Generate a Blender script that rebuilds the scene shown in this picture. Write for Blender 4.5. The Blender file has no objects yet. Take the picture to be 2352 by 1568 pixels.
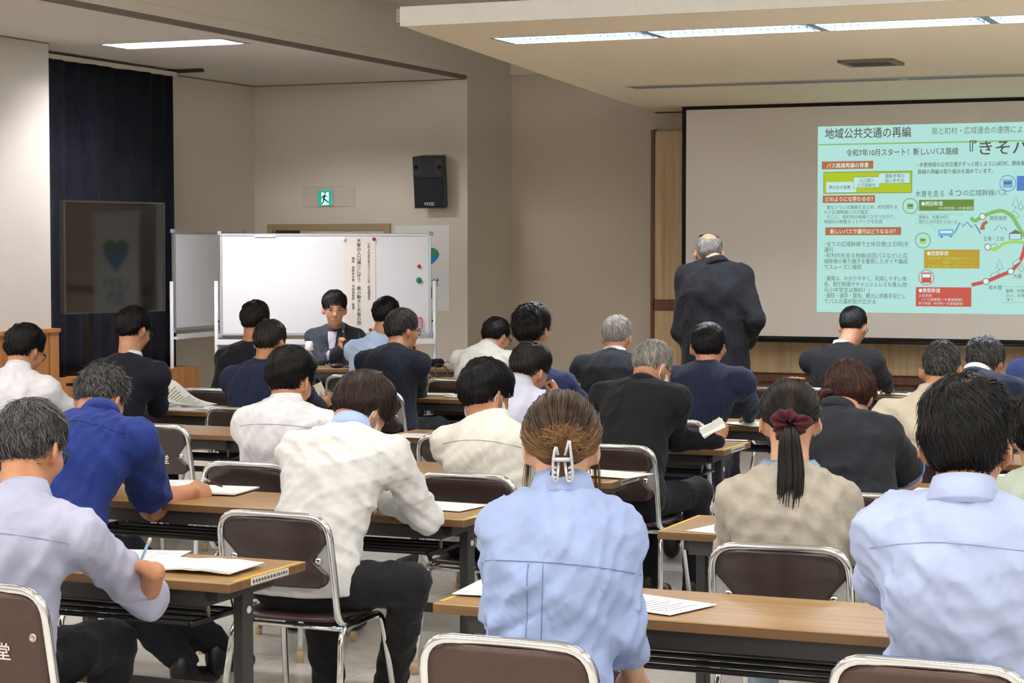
import bpy, bmesh, math, random
import numpy as np
from mathutils import Vector, Matrix
from mathutils.bvhtree import BVHTree

# ------------------------------------------------------------------ camera
FPX, YAW, PITCH, CAMH = 4700.0, math.radians(22.86), math.radians(2.584), 1.642
scene = bpy.context.scene
COL = scene.collection
cam_data = bpy.data.cameras.new('camera')
cam_data.sensor_fit = 'HORIZONTAL'
cam_data.sensor_width = 36.0
cam_data.lens = 36.0 * FPX / 2352.0
cam_data.clip_end = 100
cam = bpy.data.objects.new('camera', cam_data)
COL.objects.link(cam)
cam.location = (0, 0, CAMH)
cam.rotation_euler = (math.pi / 2 - PITCH, 0, YAW)
scene.camera = cam

# ------------------------------------------------------------------ world and exposure
world = bpy.data.worlds.new('world')
scene.world = world
world.use_nodes = True
world.node_tree.nodes['Background'].inputs[0].default_value = (0.9, 0.95, 1.0, 1)
world.node_tree.nodes['Background'].inputs[1].default_value = 0.3
scene.view_settings.view_transform = 'Standard'
scene.view_settings.look = 'None'
scene.view_settings.gamma = 1.0
scene.view_settings.use_curve_mapping = False
scene.view_settings.exposure = 0.28
scene.cycles.adaptive_threshold = 0.06
scene.cycles.max_bounces = 6
scene.cycles.diffuse_bounces = 4
scene.cycles.glossy_bounces = 3
scene.cycles.transmission_bounces = 4
scene.cycles.caustics_reflective = False
scene.cycles.caustics_refractive = False
LAMP = 21.0          # emission strength of the hall's ceiling tubes

# ------------------------------------------------------------------ helpers
_cy, _sy, _cp, _sp = math.cos(YAW), math.sin(YAW), math.cos(PITCH), math.sin(PITCH)
CF = np.array([-_sy * _cp, _cy * _cp, -_sp]); CR = np.array([_cy, _sy, 0.0]); CU = np.cross(CR, CF)

def at(u, v, Y=None, z=None, d=None, X=None):
    """world point seen at a place of the photograph, on the plane Y=, z=, X= or at depth d="""
    r = CF + CR * (u - 1176) / FPX - CU * (v - 784) / FPX
    if Y is not None: t = Y / r[1]
    elif X is not None: t = X / r[0]
    elif z is not None: t = (z - CAMH) / r[2]
    else: t = d
    return np.array([0, 0, CAMH]) + r * t

def lin(h):
    h = h.lstrip('#')
    c = [int(h[i:i + 2], 16) / 255 for i in (0, 2, 4)]
    return tuple((x / 12.92 if x <= .04045 else ((x + .055) / 1.055) ** 2.4) for x in c) + (1.0,)

class NT:
    def __init__(s, name):
        s.m = bpy.data.materials.new(name); s.m.use_nodes = True
        s.n = s.m.node_tree.nodes; s.l = s.m.node_tree.links
        s.b = s.n['Principled BSDF']
    def add(s, t, **kw):
        n = s.n.new(t)
        for k, v in kw.items():
            if k in n.inputs: n.inputs[k].default_value = v
            else: setattr(n, k, v)
        return n
    def coords(s, scale=(1, 1, 1), rot=(0, 0, 0), kind='Object'):
        tc = s.n.new('ShaderNodeTexCoord'); mp = s.n.new('ShaderNodeMapping')
        mp.inputs['Scale'].default_value = scale; mp.inputs['Rotation'].default_value = rot
        s.l.new(tc.outputs[kind], mp.inputs['Vector'])
        return mp.outputs[0]
    def ramp(s, fac, stops):
        r = s.n.new('ShaderNodeValToRGB'); e = r.color_ramp.elements
        while len(e) < len(stops): e.new(0.5)
        for i, (p, c) in enumerate(stops):
            e[i].position = p; e[i].color = c if len(c) == 4 else lin(c)
        s.l.new(fac, r.inputs[0]); return r.outputs[0]
    def bump(s, h, strength=.3, dist=.002):
        b = s.n.new('ShaderNodeBump'); b.inputs['Strength'].default_value = strength
        b.inputs['Distance'].default_value = dist
        s.l.new(h, b.inputs['Height']); s.l.new(b.outputs[0], s.b.inputs['Normal']); return b

MATS = {}
def plain(name, col, rough=.5, metal=0.0, spec=.5, noise=0.0, nscale=30, bump=0.0, emit=0.0, sheen=0.0, coat=0.0, alpha=None, trans=0.0):
    if name in MATS: return MATS[name]
    t = NT(name); b = t.b
    c = lin(col) if isinstance(col, str) else col
    b.inputs['Base Color'].default_value = c
    b.inputs['Roughness'].default_value = rough
    b.inputs['Metallic'].default_value = metal
    b.inputs['Specular IOR Level'].default_value = spec
    if sheen: b.inputs['Sheen Weight'].default_value = sheen
    if coat: b.inputs['Coat Weight'].default_value = coat
    if trans: b.inputs['Transmission Weight'].default_value = trans
    if emit:
        b.inputs['Emission Color'].default_value = c; b.inputs['Emission Strength'].default_value = emit
    if noise or bump:
        v = t.coords()
        nz = t.add('ShaderNodeTexNoise', Scale=nscale, Detail=2.0)
        t.l.new(v, nz.inputs['Vector'])
        if noise:
            d = tuple(x * (1 - noise) for x in c[:3]) + (1,); u = tuple(min(1, x * (1 + noise)) for x in c[:3]) + (1,)
            t.l.new(t.ramp(nz.outputs[0], [(.3, d), (.7, u)]), b.inputs['Base Color'])
        if bump: t.bump(nz.outputs[0], bump, .003)
    MATS[name] = t.m
    return t.m

def wood(name, base, dark, light, axis='x', scale=1.0, rough=.35, coat=0.0):
    if name in MATS: return MATS[name]
    t = NT(name)
    sc = {'x': (1.2, 26, 26), 'y': (26, 1.2, 26), 'z': (22, 22, 1.0)}[axis]
    v = t.coords(tuple(x * scale for x in sc))
    n1 = t.add('ShaderNodeTexNoise', Scale=1.0, Detail=3.0, Roughness=.6, Distortion=.4)
    t.l.new(v, n1.inputs['Vector'])
    t.l.new(t.ramp(n1.outputs[0], [(.28, dark), (.5, base), (.72, light)]), t.b.inputs['Base Color'])
    t.b.inputs['Roughness'].default_value = rough
    if coat: t.b.inputs['Coat Weight'].default_value = coat
    MATS[name] = t.m
    return t.m

def cloth(name, col, kind='weave', var=.07, rough=.85, scale=1.0, sheen=.04, col2=None, crease=.42):
    if name in MATS: return MATS[name]
    t = NT(name); c = lin(col)
    t.b.inputs['Roughness'].default_value = rough
    t.b.inputs['Specular IOR Level'].default_value = .25
    t.b.inputs['Sheen Weight'].default_value = sheen
    v = t.coords()
    nz = t.add('ShaderNodeTexNoise', Scale=9.0 * scale, Detail=1.0); t.l.new(v, nz.inputs['Vector'])
    lo = tuple(x * (1 - var) for x in c[:3]) + (1,); hi = tuple(min(1, x * (1 + var)) for x in c[:3]) + (1,)
    base = t.ramp(nz.outputs[0], [(.3, lo), (.7, hi)])
    if kind == 'knit':
        w = t.add('ShaderNodeTexWave', wave_type='BANDS', bands_direction='Z', Scale=42.0 * scale, Distortion=2.2, Detail=2.0)
        w.inputs['Detail Scale'].default_value = 3.0
        t.l.new(v, w.inputs['Vector'])
        n2 = t.add('ShaderNodeTexNoise', Scale=130.0 * scale, Detail=2.0); t.l.new(v, n2.inputs['Vector'])
        mx = t.add('ShaderNodeMath', operation='MULTIPLY_ADD'); mx.inputs[1].default_value = .5
        t.l.new(w.outputs[1], mx.inputs[0]); t.l.new(n2.outputs[0], mx.inputs[2])
        t.bump(mx.outputs[0], .55, .003)
        m = t.add('ShaderNodeMix', data_type='RGBA', blend_type='MULTIPLY'); m.inputs[0].default_value = .5
        sh = t.ramp(mx.outputs[0], [(.35, (.55, .52, .47, 1)), (.8, (1, 1, 1, 1))])
        t.l.new(base, m.inputs[6]); t.l.new(sh, m.inputs[7]); base = m.outputs[2]
    elif kind == 'stripe':
        sx = t.add('ShaderNodeSeparateXYZ'); t.l.new(v, sx.inputs[0])
        mm = t.add('ShaderNodeMath', operation='PINGPONG'); mm.inputs[1].default_value = .007
        t.l.new(sx.outputs[0], mm.inputs[0])
        lt = t.add('ShaderNodeMath', operation='LESS_THAN'); lt.inputs[1].default_value = .0009
        t.l.new(mm.outputs[0], lt.inputs[0])
        m = t.add('ShaderNodeMix', data_type='RGBA'); t.l.new(lt.outputs[0], m.inputs[0])
        t.l.new(base, m.inputs[6]); m.inputs[7].default_value = lin(col2 or '6a7490'); base = m.outputs[2]
        n2 = t.add('ShaderNodeTexNoise', Scale=60.0, Detail=3.0); t.l.new(v, n2.inputs['Vector']); t.bump(n2.outputs[0], .2, .002)
    else:
        n2 = t.add('ShaderNodeTexNoise', Scale=70.0 * scale, Detail=1.0); t.l.new(v, n2.inputs['Vector'])
        cr = t.add('ShaderNodeTexNoise', Scale=5.5 * scale, Detail=2.0, Roughness=.45, Distortion=1.6); t.l.new(v, cr.inputs['Vector'])
        mu = t.add('ShaderNodeMath', operation='MULTIPLY_ADD'); mu.inputs[1].default_value = .05
        t.l.new(n2.outputs[0], mu.inputs[0]); t.l.new(cr.outputs[0], mu.inputs[2])
        t.bump(mu.outputs[0], crease, .03)
    t.l.new(base, t.b.inputs['Base Color'])
    MATS[name] = t.m
    return t.m

def hairmat(name, dark, light, rough=.42):
    """strand colour by the per-lock value stored on the mesh"""
    if name in MATS: return MATS[name]
    t = NT(name)
    a = t.add('ShaderNodeAttribute', attribute_name='tone')
    t.l.new(t.ramp(a.outputs['Fac'], [(0.0, dark), (1.0, light)]), t.b.inputs['Base Color'])
    t.b.inputs['Roughness'].default_value = rough
    t.b.inputs['Specular IOR Level'].default_value = .2
    MATS[name] = t.m
    return t.m

def tag(o, label=None, cat=None, group=None, kind=None):
    if label: o['label'] = label
    if cat: o['category'] = cat
    if group: o['group'] = group
    if kind: o['kind'] = kind
    return o

def empty(name, loc=(0, 0, 0), rz=0.0, label=None, cat=None, group=None):
    o = bpy.data.objects.new(name, None); COL.objects.link(o)
    o.empty_display_size = .1
    o.location = tuple(loc); o.rotation_euler = (0, 0, rz)
    return tag(o, label, cat, group)

def mesh_obj(name, verts, faces, mat, parent=None, smooth=False, loc=None, rot=None):
    me = bpy.data.meshes.new(name)
    me.from_pydata([tuple(map(float, v)) for v in verts], [], [tuple(f) for f in faces])
    if smooth: me.polygons.foreach_set('use_smooth', [True] * len(me.polygons))
    me.update()
    return link(name, me, mat, parent, loc, rot)

def link(name, me, mat, parent=None, loc=None, rot=None):
    if mat is not None and len(me.materials) == 0: me.materials.append(mat)
    o = bpy.data.objects.new(name, me); COL.objects.link(o)
    if parent is not None: o.parent = parent
    if loc is not None: o.location = tuple(loc)
    if rot is not None: o.rotation_euler = tuple(rot)
    return o

def fast_mesh(name, V, Q, smooth=True):
    """mesh from numpy vertices and quads (or tris)"""
    me = bpy.data.meshes.new(name); n = Q.shape[1]
    me.vertices.add(len(V)); me.vertices.foreach_set('co', np.ascontiguousarray(V, np.float32).ravel())
    me.loops.add(Q.size); me.loops.foreach_set('vertex_index', np.ascontiguousarray(Q, np.int32).ravel())
    me.polygons.add(len(Q)); me.polygons.foreach_set('loop_start', np.arange(0, Q.size, n, dtype=np.int32))
    if smooth: me.polygons.foreach_set('use_smooth', np.ones(len(Q), bool))
    me.update(calc_edges=True)
    return me

class MB:
    """collects solids into one mesh"""
    def __init__(s): s.v = []; s.f = []; s.sm = []
    def raw(s, v, f, smooth=False):
        k = len(s.v); s.v += [tuple(map(float, p)) for p in v]; s.f += [tuple(i + k for i in q) for q in f]; s.sm += [smooth] * len(f); return s
    def box(s, x0, x1, y0, y1, z0, z1, bev=0.0):
        if bev <= 0:
            v = [(x, y, z) for z in (z0, z1) for y in (y0, y1) for x in (x0, x1)]
            return s.raw(v, [(0, 2, 3, 1), (4, 5, 7, 6), (0, 1, 5, 4), (2, 6, 7, 3), (0, 4, 6, 2), (1, 3, 7, 5)])
        b = min(bev, (x1 - x0) / 2.01, (y1 - y0) / 2.01, (z1 - z0) / 2.01)
        v = []; idx = {}
        xs, ys, zs = (x0, x1), (y0, y1), (z0, z1)
        for i in (0, 1):
            for j in (0, 1):
                for k in (0, 1):
                    for a in range(3):
                        p = [xs[i], ys[j], zs[k]]
                        for c in range(3):
                            if c != a: p[c] += b if (i, j, k)[c] == 0 else -b
                        idx[i, j, k, a] = len(v); v.append(p)
        f = []
        for a in range(3):
            o = [c for c in range(3) if c != a]
            for sgn in (0, 1):
                q = []
                for (m, n) in ((0, 0), (1, 0), (1, 1), (0, 1)):
                    t = [0, 0, 0]; t[a] = sgn; t[o[0]] = m; t[o[1]] = n; q.append(idx[tuple(t) + (a,)])
                if (sgn == 1) != (a == 1): pass
                else: q = q[::-1]
                f.append(tuple(q))
        for a in range(3):            # edges along axis a
            o = [c for c in range(3) if c != a]
            for m in (0, 1):
                for n in (0, 1):
                    t0 = [0, 0, 0]; t1 = [0, 0, 0]; t0[o[0]] = t1[o[0]] = m; t0[o[1]] = t1[o[1]] = n; t0[a] = 0; t1[a] = 1
                    f.append((idx[tuple(t0) + (o[0],)], idx[tuple(t1) + (o[0],)], idx[tuple(t1) + (o[1],)], idx[tuple(t0) + (o[1],)]))
        for i in (0, 1):
            for j in (0, 1):
                for k in (0, 1): f.append((idx[i, j, k, 0], idx[i, j, k, 1], idx[i, j, k, 2]))
        return s.raw(v, f)
    def tube(s, pts, r, n=10, cap=True, closed=False, r2=None):
        pts = [Vector(p) for p in pts]; m = len(pts); v = []; f = []
        prev = None
        for i, p in enumerate(pts):
            if closed: t = (pts[(i + 1) % m] - pts[i - 1])
            else: t = (pts[min(i + 1, m - 1)] - pts[max(i - 1, 0)])
            t.normalize()
            if prev is None:
                a = Vector((0, 0, 1)) if abs(t.z) < .9 else Vector((1, 0, 0))
                prev = (a - t * a.dot(t)).normalized()
            else:
                prev = (prev - t * prev.dot(t))
                prev = prev.normalized() if prev.length > 1e-6 else t.orthogonal().normalized()
            b = t.cross(prev)
            rr = r if not isinstance(r, (list, tuple)) else r[i]
            for k in range(n):
                a = 2 * math.pi * k / n
                v.append(p + prev * (math.cos(a) * rr) + b * (math.sin(a) * (rr if r2 is None else r2)))
        for i in range(m if closed else m - 1):
            j = (i + 1) % m
            for k in range(n):
                f.append((i * n + k, i * n + (k + 1) % n, j * n + (k + 1) % n, j * n + k))
        if cap and not closed:
            f.append(tuple(range(n - 1, -1, -1))); f.append(tuple(range((m - 1) * n, m * n)))
        return s.raw(v, f, True)
    def lathe(s, prof, n=20, c=(0, 0, 0)):
        v = []; f = []
        for (r, z) in prof:
            for k in range(n):
                a = 2 * math.pi * k / n; v.append((c[0] + r * math.cos(a), c[1] + r * math.sin(a), c[2] + z))
        for i in range(len(prof) - 1):
            for k in range(n): f.append((i * n + k, i * n + (k + 1) % n, (i + 1) * n + (k + 1) % n, (i + 1) * n + k))
        if prof[0][0] > 1e-5: f.append(tuple(range(n - 1, -1, -1)))
        if prof[-1][0] > 1e-5: f.append(tuple(range((len(prof) - 1) * n, len(prof) * n)))
        return s.raw(v, f, True)
    def prism(s, poly, z0, z1):
        n = len(poly); v = [(x, y, z0) for x, y in poly] + [(x, y, z1) for x, y in poly]
        a = sum(poly[i][0] * poly[(i + 1) % n][1] - poly[(i + 1) % n][0] * poly[i][1] for i in range(n))
        f = [tuple(range(n))[::-1], tuple(range(n, 2 * n))] + [(i, (i + 1) % n, n + (i + 1) % n, n + i) for i in range(n)]
        if a < 0: f = [q[::-1] for q in f]
        return s.raw(v, f)
    def xform(s, M, start=0):
        s.v = s.v[:start] + [tuple(M @ Vector(p)) for p in s.v[start:]]; return s
    def mesh(s, name):
        me = bpy.data.meshes.new(name); me.from_pydata(s.v, [], s.f)
        me.polygons.foreach_set('use_smooth', s.sm); me.update()
        bm = bmesh.new(); bm.from_mesh(me); bmesh.ops.recalc_face_normals(bm, faces=bm.faces[:]); bm.to_mesh(me); bm.free()
        return me
    def build(s, name, mat, parent=None, loc=None, rot=None):
        return link(name, s.mesh(name), mat, parent, loc, rot)

def arc_pts(c, r, a0, a1, n, ax=(1, 0, 0), ay=(0, 0, 1)):
    c, ax, ay = Vector(c), Vector(ax), Vector(ay)
    return [c + ax * (r * math.cos(a0 + (a1 - a0) * i / n)) + ay * (r * math.sin(a0 + (a1 - a0) * i / n)) for i in range(n + 1)]

def rounded_path(pts, rad, n=5):
    """polyline with its corners rounded"""
    pts = [Vector(p) for p in pts]; out = [pts[0]]
    for i in range(1, len(pts) - 1):
        a, b, c = pts[i - 1], pts[i], pts[i + 1]
        r = rad if not isinstance(rad, (list, tuple)) else rad[i - 1]
        u = (a - b).normalized(); w = (c - b).normalized()
        p0 = b + u * min(r, (a - b).length * .49); p1 = b + w * min(r, (c - b).length * .49)
        for k in range(n + 1):
            t = k / n; out.append(p0 * (1 - t) ** 2 + b * (2 * t * (1 - t)) + p1 * t * t)
    out.append(pts[-1]); return out

TEXTS = []
def text(body, size, M, mat, parent, name='lettering', align='LEFT', bold=0.0, spacing=1.0, width=None, vertical=False, kind=None, line=1.0):
    """queue lettering: M places it (x right, y up on the surface), parent-local"""
    cu = bpy.data.curves.new(name, 'FONT'); cu.body = '\n'.join(body) if vertical else body
    cu.size = size; cu.align_x = align; cu.align_y = 'TOP' if vertical else 'BOTTOM_BASELINE'
    cu.resolution_u = 2; cu.offset = bold * size; cu.space_character = spacing
    cu.space_line = line
    o = bpy.data.objects.new('tmp_text', cu); COL.objects.link(o)
    TEXTS.append((o, name, M, mat, parent, width, kind))

def flush_texts():
    bpy.context.view_layer.update()
    dg = bpy.context.evaluated_depsgraph_get()
    for o, name, M, mat, parent, width, kind in TEXTS:
        me = bpy.data.meshes.new_from_object(o.evaluated_get(dg))
        cu = o.data
        bpy.data.objects.remove(o); bpy.data.curves.remove(cu)
        me.name = name; me.materials.clear()
        if width and len(me.vertices):
            co = np.zeros(len(me.vertices) * 3, np.float32); me.vertices.foreach_get('co', co); co = co.reshape(-1, 3)
            w = co[:, 0].max() - co[:, 0].min()
            if w > 1e-6: M = M @ Matrix.Diagonal((width / w, 1, 1, 1))
        me.transform(M); me.update()
        q = link(name, me, mat, parent)
        if kind: q['kind'] = kind
    TEXTS.clear()

def frame_m(o, x, y):
    """matrix with origin o, x axis x, y axis y"""
    x = Vector(x).normalized(); z = x.cross(Vector(y)).normalized(); y = z.cross(x)
    return Matrix(((x[0], y[0], z[0], o[0]), (x[1], y[1], z[1], o[1]), (x[2], y[2], z[2], o[2]), (0, 0, 0, 1)))

# ------------------------------------------------------------------ common materials
M_WALL = plain('wall_plaster', 'd8d0c1', .9, noise=.03, nscale=140)
M_WALL2 = plain('wall_cream', 'd0ccc3', .9, noise=.03, nscale=140)
M_FRONT = plain('wall_front', 'cdbfad', .9, noise=.03, nscale=140)
M_CEIL = plain('ceiling_paint', 'dcd7ce', .95, noise=.02, nscale=90)
M_BEAM = plain('beam_paint', 'dcd2c3', .95, noise=.02, nscale=90)
M_PANEL = plain('panel_paint', 'f2dfc2', .85, noise=.03, nscale=25)
M_FASCIA = plain('fascia_paint', 'c8c6be', .8, noise=.02, nscale=25)
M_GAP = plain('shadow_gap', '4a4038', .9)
M_REVEAL = plain('reveal_strip', '7a7064', .9)
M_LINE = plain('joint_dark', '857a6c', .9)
M_TABLE = wood('table_veneer', 'a58152', '957346', 'b59264', 'x', 1.0, .32, .15)
M_TEDGE = wood('table_edge', '725434', '644828', '7e5f3e', 'x', 1.0, .45)
M_STEEL = plain('dark_steel', '3c3b3c', .45, .3)
M_BLACK = plain('black_metal', '17171a', .4, .3)
M_GREY = plain('grey_steel', '8a877e', .45, .5)
M_CHROME = plain('chrome', 'e0e2e4', .12, 1.0)
M_TAPE = plain('yellow_tape', 'd2ad28', .5, noise=.12, nscale=60)
M_LABELW = plain('label_white', 'dedbd2', .6)
M_INK = plain('label_ink', '3c3a38', .7)
M_PAPER = plain('paper', 'e9e9e6', .85)
M_SEAT = plain('chair_vinyl', '4a332d', .42, noise=.06, nscale=60, bump=.06)
M_RUBBER = plain('rubber_cap', 'c8b28e', .7)
M_WHITE = plain('white_enamel', 'd9dce0', .35)
M_ALU = plain('aluminium', 'b9bdc2', .35, .8)
M_BPLASTIC = plain('black_plastic', '151619', .45)
M_OAK = wood('oak_panel', 'a9733f', '94602f', 'b9844f', 'z', 1.0, .4)
M_TRAV = wood('travertine_veneer', 'd2b286', 'bd9a6b', 'e0c49c', 'z', .8, .45)
M_BROWN = wood('brown_trim', '6d4126', '5a341d', '7d4e30', 'z', 1.0, .4)

# ------------------------------------------------------------------ the room
XL, YB, XP, YF = -10.11, 17.5, -7.83, 18.56      # alcove left wall, alcove rear wall, pier side, front wall
XW, YW = -9.45, 13.22                            # proud left wall and its end
ZA, ZM, ZP = 3.23, 3.75, 2.93                    # alcove ceiling, hall ceiling, dropped panel

def structure(o): o['kind'] = 'structure'; return o

base = structure(MB().box(-10.6, 6.2, -4.2, 19.0, -.12, -.006).build('floor', plain('floor_base', '8d8980', .5)))
t = NT('vinyl_tile')
v = t.coords((1, 1, 1), kind='Object')
oi = t.add('ShaderNodeObjectInfo')
off = t.add('ShaderNodeVectorMath', operation='ADD'); t.l.new(v, off.inputs[0]); t.l.new(oi.outputs['Location'], off.inputs[1])
n1 = t.add('ShaderNodeTexNoise', Scale=3.0, Detail=4.0, Roughness=.65, Distortion=1.2); t.l.new(off.outputs[0], n1.inputs['Vector'])
n2 = t.add('ShaderNodeTexNoise', Scale=14.0, Detail=3.0, Roughness=.7); t.l.new(off.outputs[0], n2.inputs['Vector'])
ad = t.add('ShaderNodeMath', operation='ADD'); t.l.new(n1.outputs[0], ad.inputs[0]); t.l.new(n2.outputs[0], ad.inputs[1])
hf = t.add('ShaderNodeMath', operation='MULTIPLY'); hf.inputs[1].default_value = .5; t.l.new(ad.outputs[0], hf.inputs[0])
t.l.new(t.ramp(hf.outputs[0], [(.3, 'bdb8b0'), (.45, 'd2cec7'), (.62, 'dad7d0'), (.75, 'c9c4bc')]), t.b.inputs['Base Color'])
t.b.inputs['Roughness'].default_value = .22
t.b.inputs['Specular IOR Level'].default_value = .5
M_TILE = t.m
TS = .45
tile_me = MB().box(0, TS - .002, 0, TS - .002, -.006, 0).mesh('tile'); tile_me.materials.append(M_TILE)
near = []; rest = MB()
for i in range(-24, 14):
    for j in range(-9, 42):
        x, y = i * TS, j * TS
        c = np.array([x + .2, y + .2, 0 - CAMH]); dz = c @ CF
        seen = dz > 1 and abs(c @ CR / dz) < .27 and y > 4.2
        (near if seen else rest.v).append((x, y, dz)) if seen else rest.box(x, x + TS - .002, y, y + TS - .002, -.006, 0)
near.sort(key=lambda q: q[2])
for k, (x, y, dz) in enumerate(near):
    if k < 290: link('tile', tile_me, None, base, (x, y, 0))
    else: rest.box(x, x + TS - .002, y, y + TS - .002, -.006, 0)
ro = rest.build('floor_tiles', M_TILE, base); ro['kind'] = 'stuff'

structure(MB().box(XW - .3, XW, -4.2, YW, 0, ZA).build('wall_left', M_WALL2))
structure(MB().box(XL - .3, XL, YW - .6, YB + .1, 0, ZA).build('wall_alcove_left', M_WALL))
structure(MB().box(XL - .3, XP, YB, YF + .2, 0, ZM).build('wall_alcove_rear', M_WALL))
fw = structure(MB().box(XP - .1, 6.2, YF, YF + .25, 0, ZM).build('wall_front', M_FRONT))
structure(MB().box(6.0, 6.2, -4.2, YF + .2, 0, ZM).build('wall_right', M_WALL2))
structure(MB().box(-10.6, 6.2, -4.4, -4.0, 0, ZM).build('wall_rear', M_WALL2))
structure(MB().box(XP - .02, 6.2, -4.2, YF + .2, ZM, ZM + .1).build('ceiling', M_CEIL))
c0 = at(228, 102, z=ZA); c1 = at(535, 93, z=ZA); c2 = at(280, 113, z=ZA)
ax0, ax1 = c0[0], c1[0]; ay0, ay1 = c0[1], c2[1]        # slot for the lamp in the alcove ceiling
structure(MB().box(XL - .3, XP - .05, -4.2, ay0, ZA, ZA + .1).box(XL - .3, XP - .05, ay1, YB + .05, ZA, ZA + .1).box(XL - .3, ax0, ay0, ay1, ZA, ZA + .1).box(ax1, XP - .05, ay0, ay1, ZA, ZA + .1).build('ceiling_alcove', M_CEIL))
structure(MB().box(XP - .3, XP + .015, -4.2, YF, 3.335, ZM).box(XP - .3, XP, -4.2, YB, ZA + .03, 3.34).build('beam', M_BEAM))
structure(MB().box(XP - .05, XP - .004, -4.2, YB, ZA - .004, ZA + .03).build('trim_1', M_REVEAL))
structure(MB().box(XP, 6.2, YF - .07, YF, 3.335, ZM).build('beam_front', M_BEAM))
# dropped ceiling panel over the front of the hall, with its pale fascia and side edging
pl = at(922, 60, z=ZP); pr = at(1520, 262, z=ZP)
PY0 = pl[1]
s0 = at(1130, 88, z=ZP); s1 = at(1160, 101, z=ZP)
sy0, sy1 = s0[1] - .02, s1[1] + .02                # the slot for the strip lamps
sx0 = s0[0]
def edge_x(y): return pl[0] + (pr[0] - .02 - pl[0]) * (y - PY0) / (YF - PY0)
pan = MB().prism([(edge_x(PY0), PY0), (5.2, PY0), (5.2, sy0), (edge_x(sy0), sy0)], ZP, ZP + .1)
pan.prism([(edge_x(sy0), sy0), (sx0, sy0), (sx0, sy1), (edge_x(sy1), sy1)], ZP, ZP + .1)
pan.prism([(edge_x(sy1), sy1), (5.2, sy1), (5.2, YF), (edge_x(YF), YF)], ZP, ZP + .1)
pan = structure(pan.build('ceiling_panel', M_PANEL))
MB().box(pl[0] - .004, 5.2, PY0 - .012, PY0, ZP - .003, ZP + .11).build('fascia', M_FASCIA, pan)
ex = np.array([pr[0] - .02 - pl[0], YF - PY0]); ex /= np.hypot(*ex)
nx = np.array([-ex[1], ex[0]])
a, b = np.array([pl[0], PY0]), np.array([pr[0] - .02, YF - .08])
MB().prism([tuple(a), tuple(b), tuple(b + nx * .03), tuple(a + nx * .03)], ZP + .02, ZP + .1).build('edge_trim', plain('edge_trim', '9a8a76', .9), pan)
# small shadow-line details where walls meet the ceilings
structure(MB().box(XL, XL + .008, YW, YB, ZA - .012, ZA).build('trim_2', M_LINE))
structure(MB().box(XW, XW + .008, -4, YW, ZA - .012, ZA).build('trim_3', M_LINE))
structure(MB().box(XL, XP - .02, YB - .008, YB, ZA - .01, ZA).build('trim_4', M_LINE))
# skirtings
M_SKIRT = plain('skirting_vinyl', '5b4a3e', .6)
structure(MB().box(XL, XP, YB - .012, YB, 0, .075).build('baseboard_alcove', M_SKIRT))
structure(MB().box(XP, XP + .012, YB - .012, YF, 0, .075).build('baseboard_pier', M_SKIRT))
structure(MB().box(XP, -6.2, YF - .012, YF, 0, .075).build('baseboard_front', M_SKIRT))
# oak dado on the left wall, oak base under the curtain
dado = structure(MB().box(XW, XW + .05, 2.0, YW + .02, 0, 1.0).build('wainscot', M_OAK))
MB().box(XW - .01, XW + .065, 2.0, YW + .035, 1.0, 1.03).build('cap_rail', M_OAK, dado)
MB().box(XW + .05, XW + .056, YW - .1, YW + .02, 0.02, 1.0).build('stile', M_OAK, dado)
structure(MB().box(-10.0, -9.66, YW, 15.72, 0, .6).build('trim_5', M_OAK))

# ------------------------------------------------------------------ ceiling lights
def emission(name, col, s):
    t = NT(name); t.b.inputs['Base Color'].default_value = lin('e8ecf0')
    t.b.inputs['Emission Color'].default_value = lin(col); t.b.inputs['Emission Strength'].default_value = s
    return t.m
M_TUBE = emission('lit_diffuser', 'fffdfa', LAMP)
M_TUBEB = emission('lit_louvre', 'eaf2fb', 190.0)

# lamp in the alcove ceiling: shallow tray with a bright diffuser
c0 = at(228, 102, z=ZA); c1 = at(535, 93, z=ZA); c2 = at(280, 113, z=ZA)
ax0, ax1 = c0[0], c1[0]; ay0, ay1 = c0[1], c2[1]
def batten(name, x0, x1, y0, y1, z, label, mat, group, drop=.12):
    """surface-mounted lamp: white spine and a glowing trough that also lights the ceiling"""
    e = empty(name, ((x0 + x1) / 2, (y0 + y1) / 2, z), 0, label, 'ceiling light', group)
    w, d = (x1 - x0) / 2, (y1 - y0) / 2
    MB().box(-w, w, -d * .35, d * .35, -min(.03, drop * .4), 0).build('spine', M_WHITE, e)
    m = MB(); t0 = min(.03, drop * .4); q = [(-d, -t0), (d, -t0), (d * (.6 if drop > .05 else .97), -drop), (-d * (.6 if drop > .05 else .97), -drop)]
    m.raw([(-w, y, z_) for y, z_ in q] + [(w, y, z_) for y, z_ in q], [(0, 1, 2, 3), (7, 6, 5, 4), (0, 4, 5, 1), (1, 5, 6, 2), (2, 6, 7, 3), (3, 7, 4, 0)])
    m.build('diffuser', mat, e)
    return e
def troffer(name, x0, x1, y0, y1, z, label, mat, group, cells=0):
    e = empty(name, ((x0 + x1) / 2, (y0 + y1) / 2, z), 0, label, 'ceiling light', group)
    w, d = (x1 - x0) / 2, (y1 - y0) / 2
    f = MB()
    f.box(-w, w, -d, -d + .02, -.012, .0); f.box(-w, w, d - .02, d, -.012, .0)
    f.box(-w, -w + .02, -d + .02, d - .02, -.012, .0); f.box(w - .02, w, -d + .02, d - .02, -.012, .0)
    f.build('frame', M_WHITE, e)
    MB().box(-w + .02, w - .02, -d + .02, d - .02, -.006, -.001).build('diffuser', mat, e)
    if cells:
        g = MB()
        for k in range(1, cells):
            x = -w + 2 * w * k / cells; g.box(x - .003, x + .003, -d + .02, d - .02, -.011, -.006)
        g.build('louvre', M_ALU, e)
    return e
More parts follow.
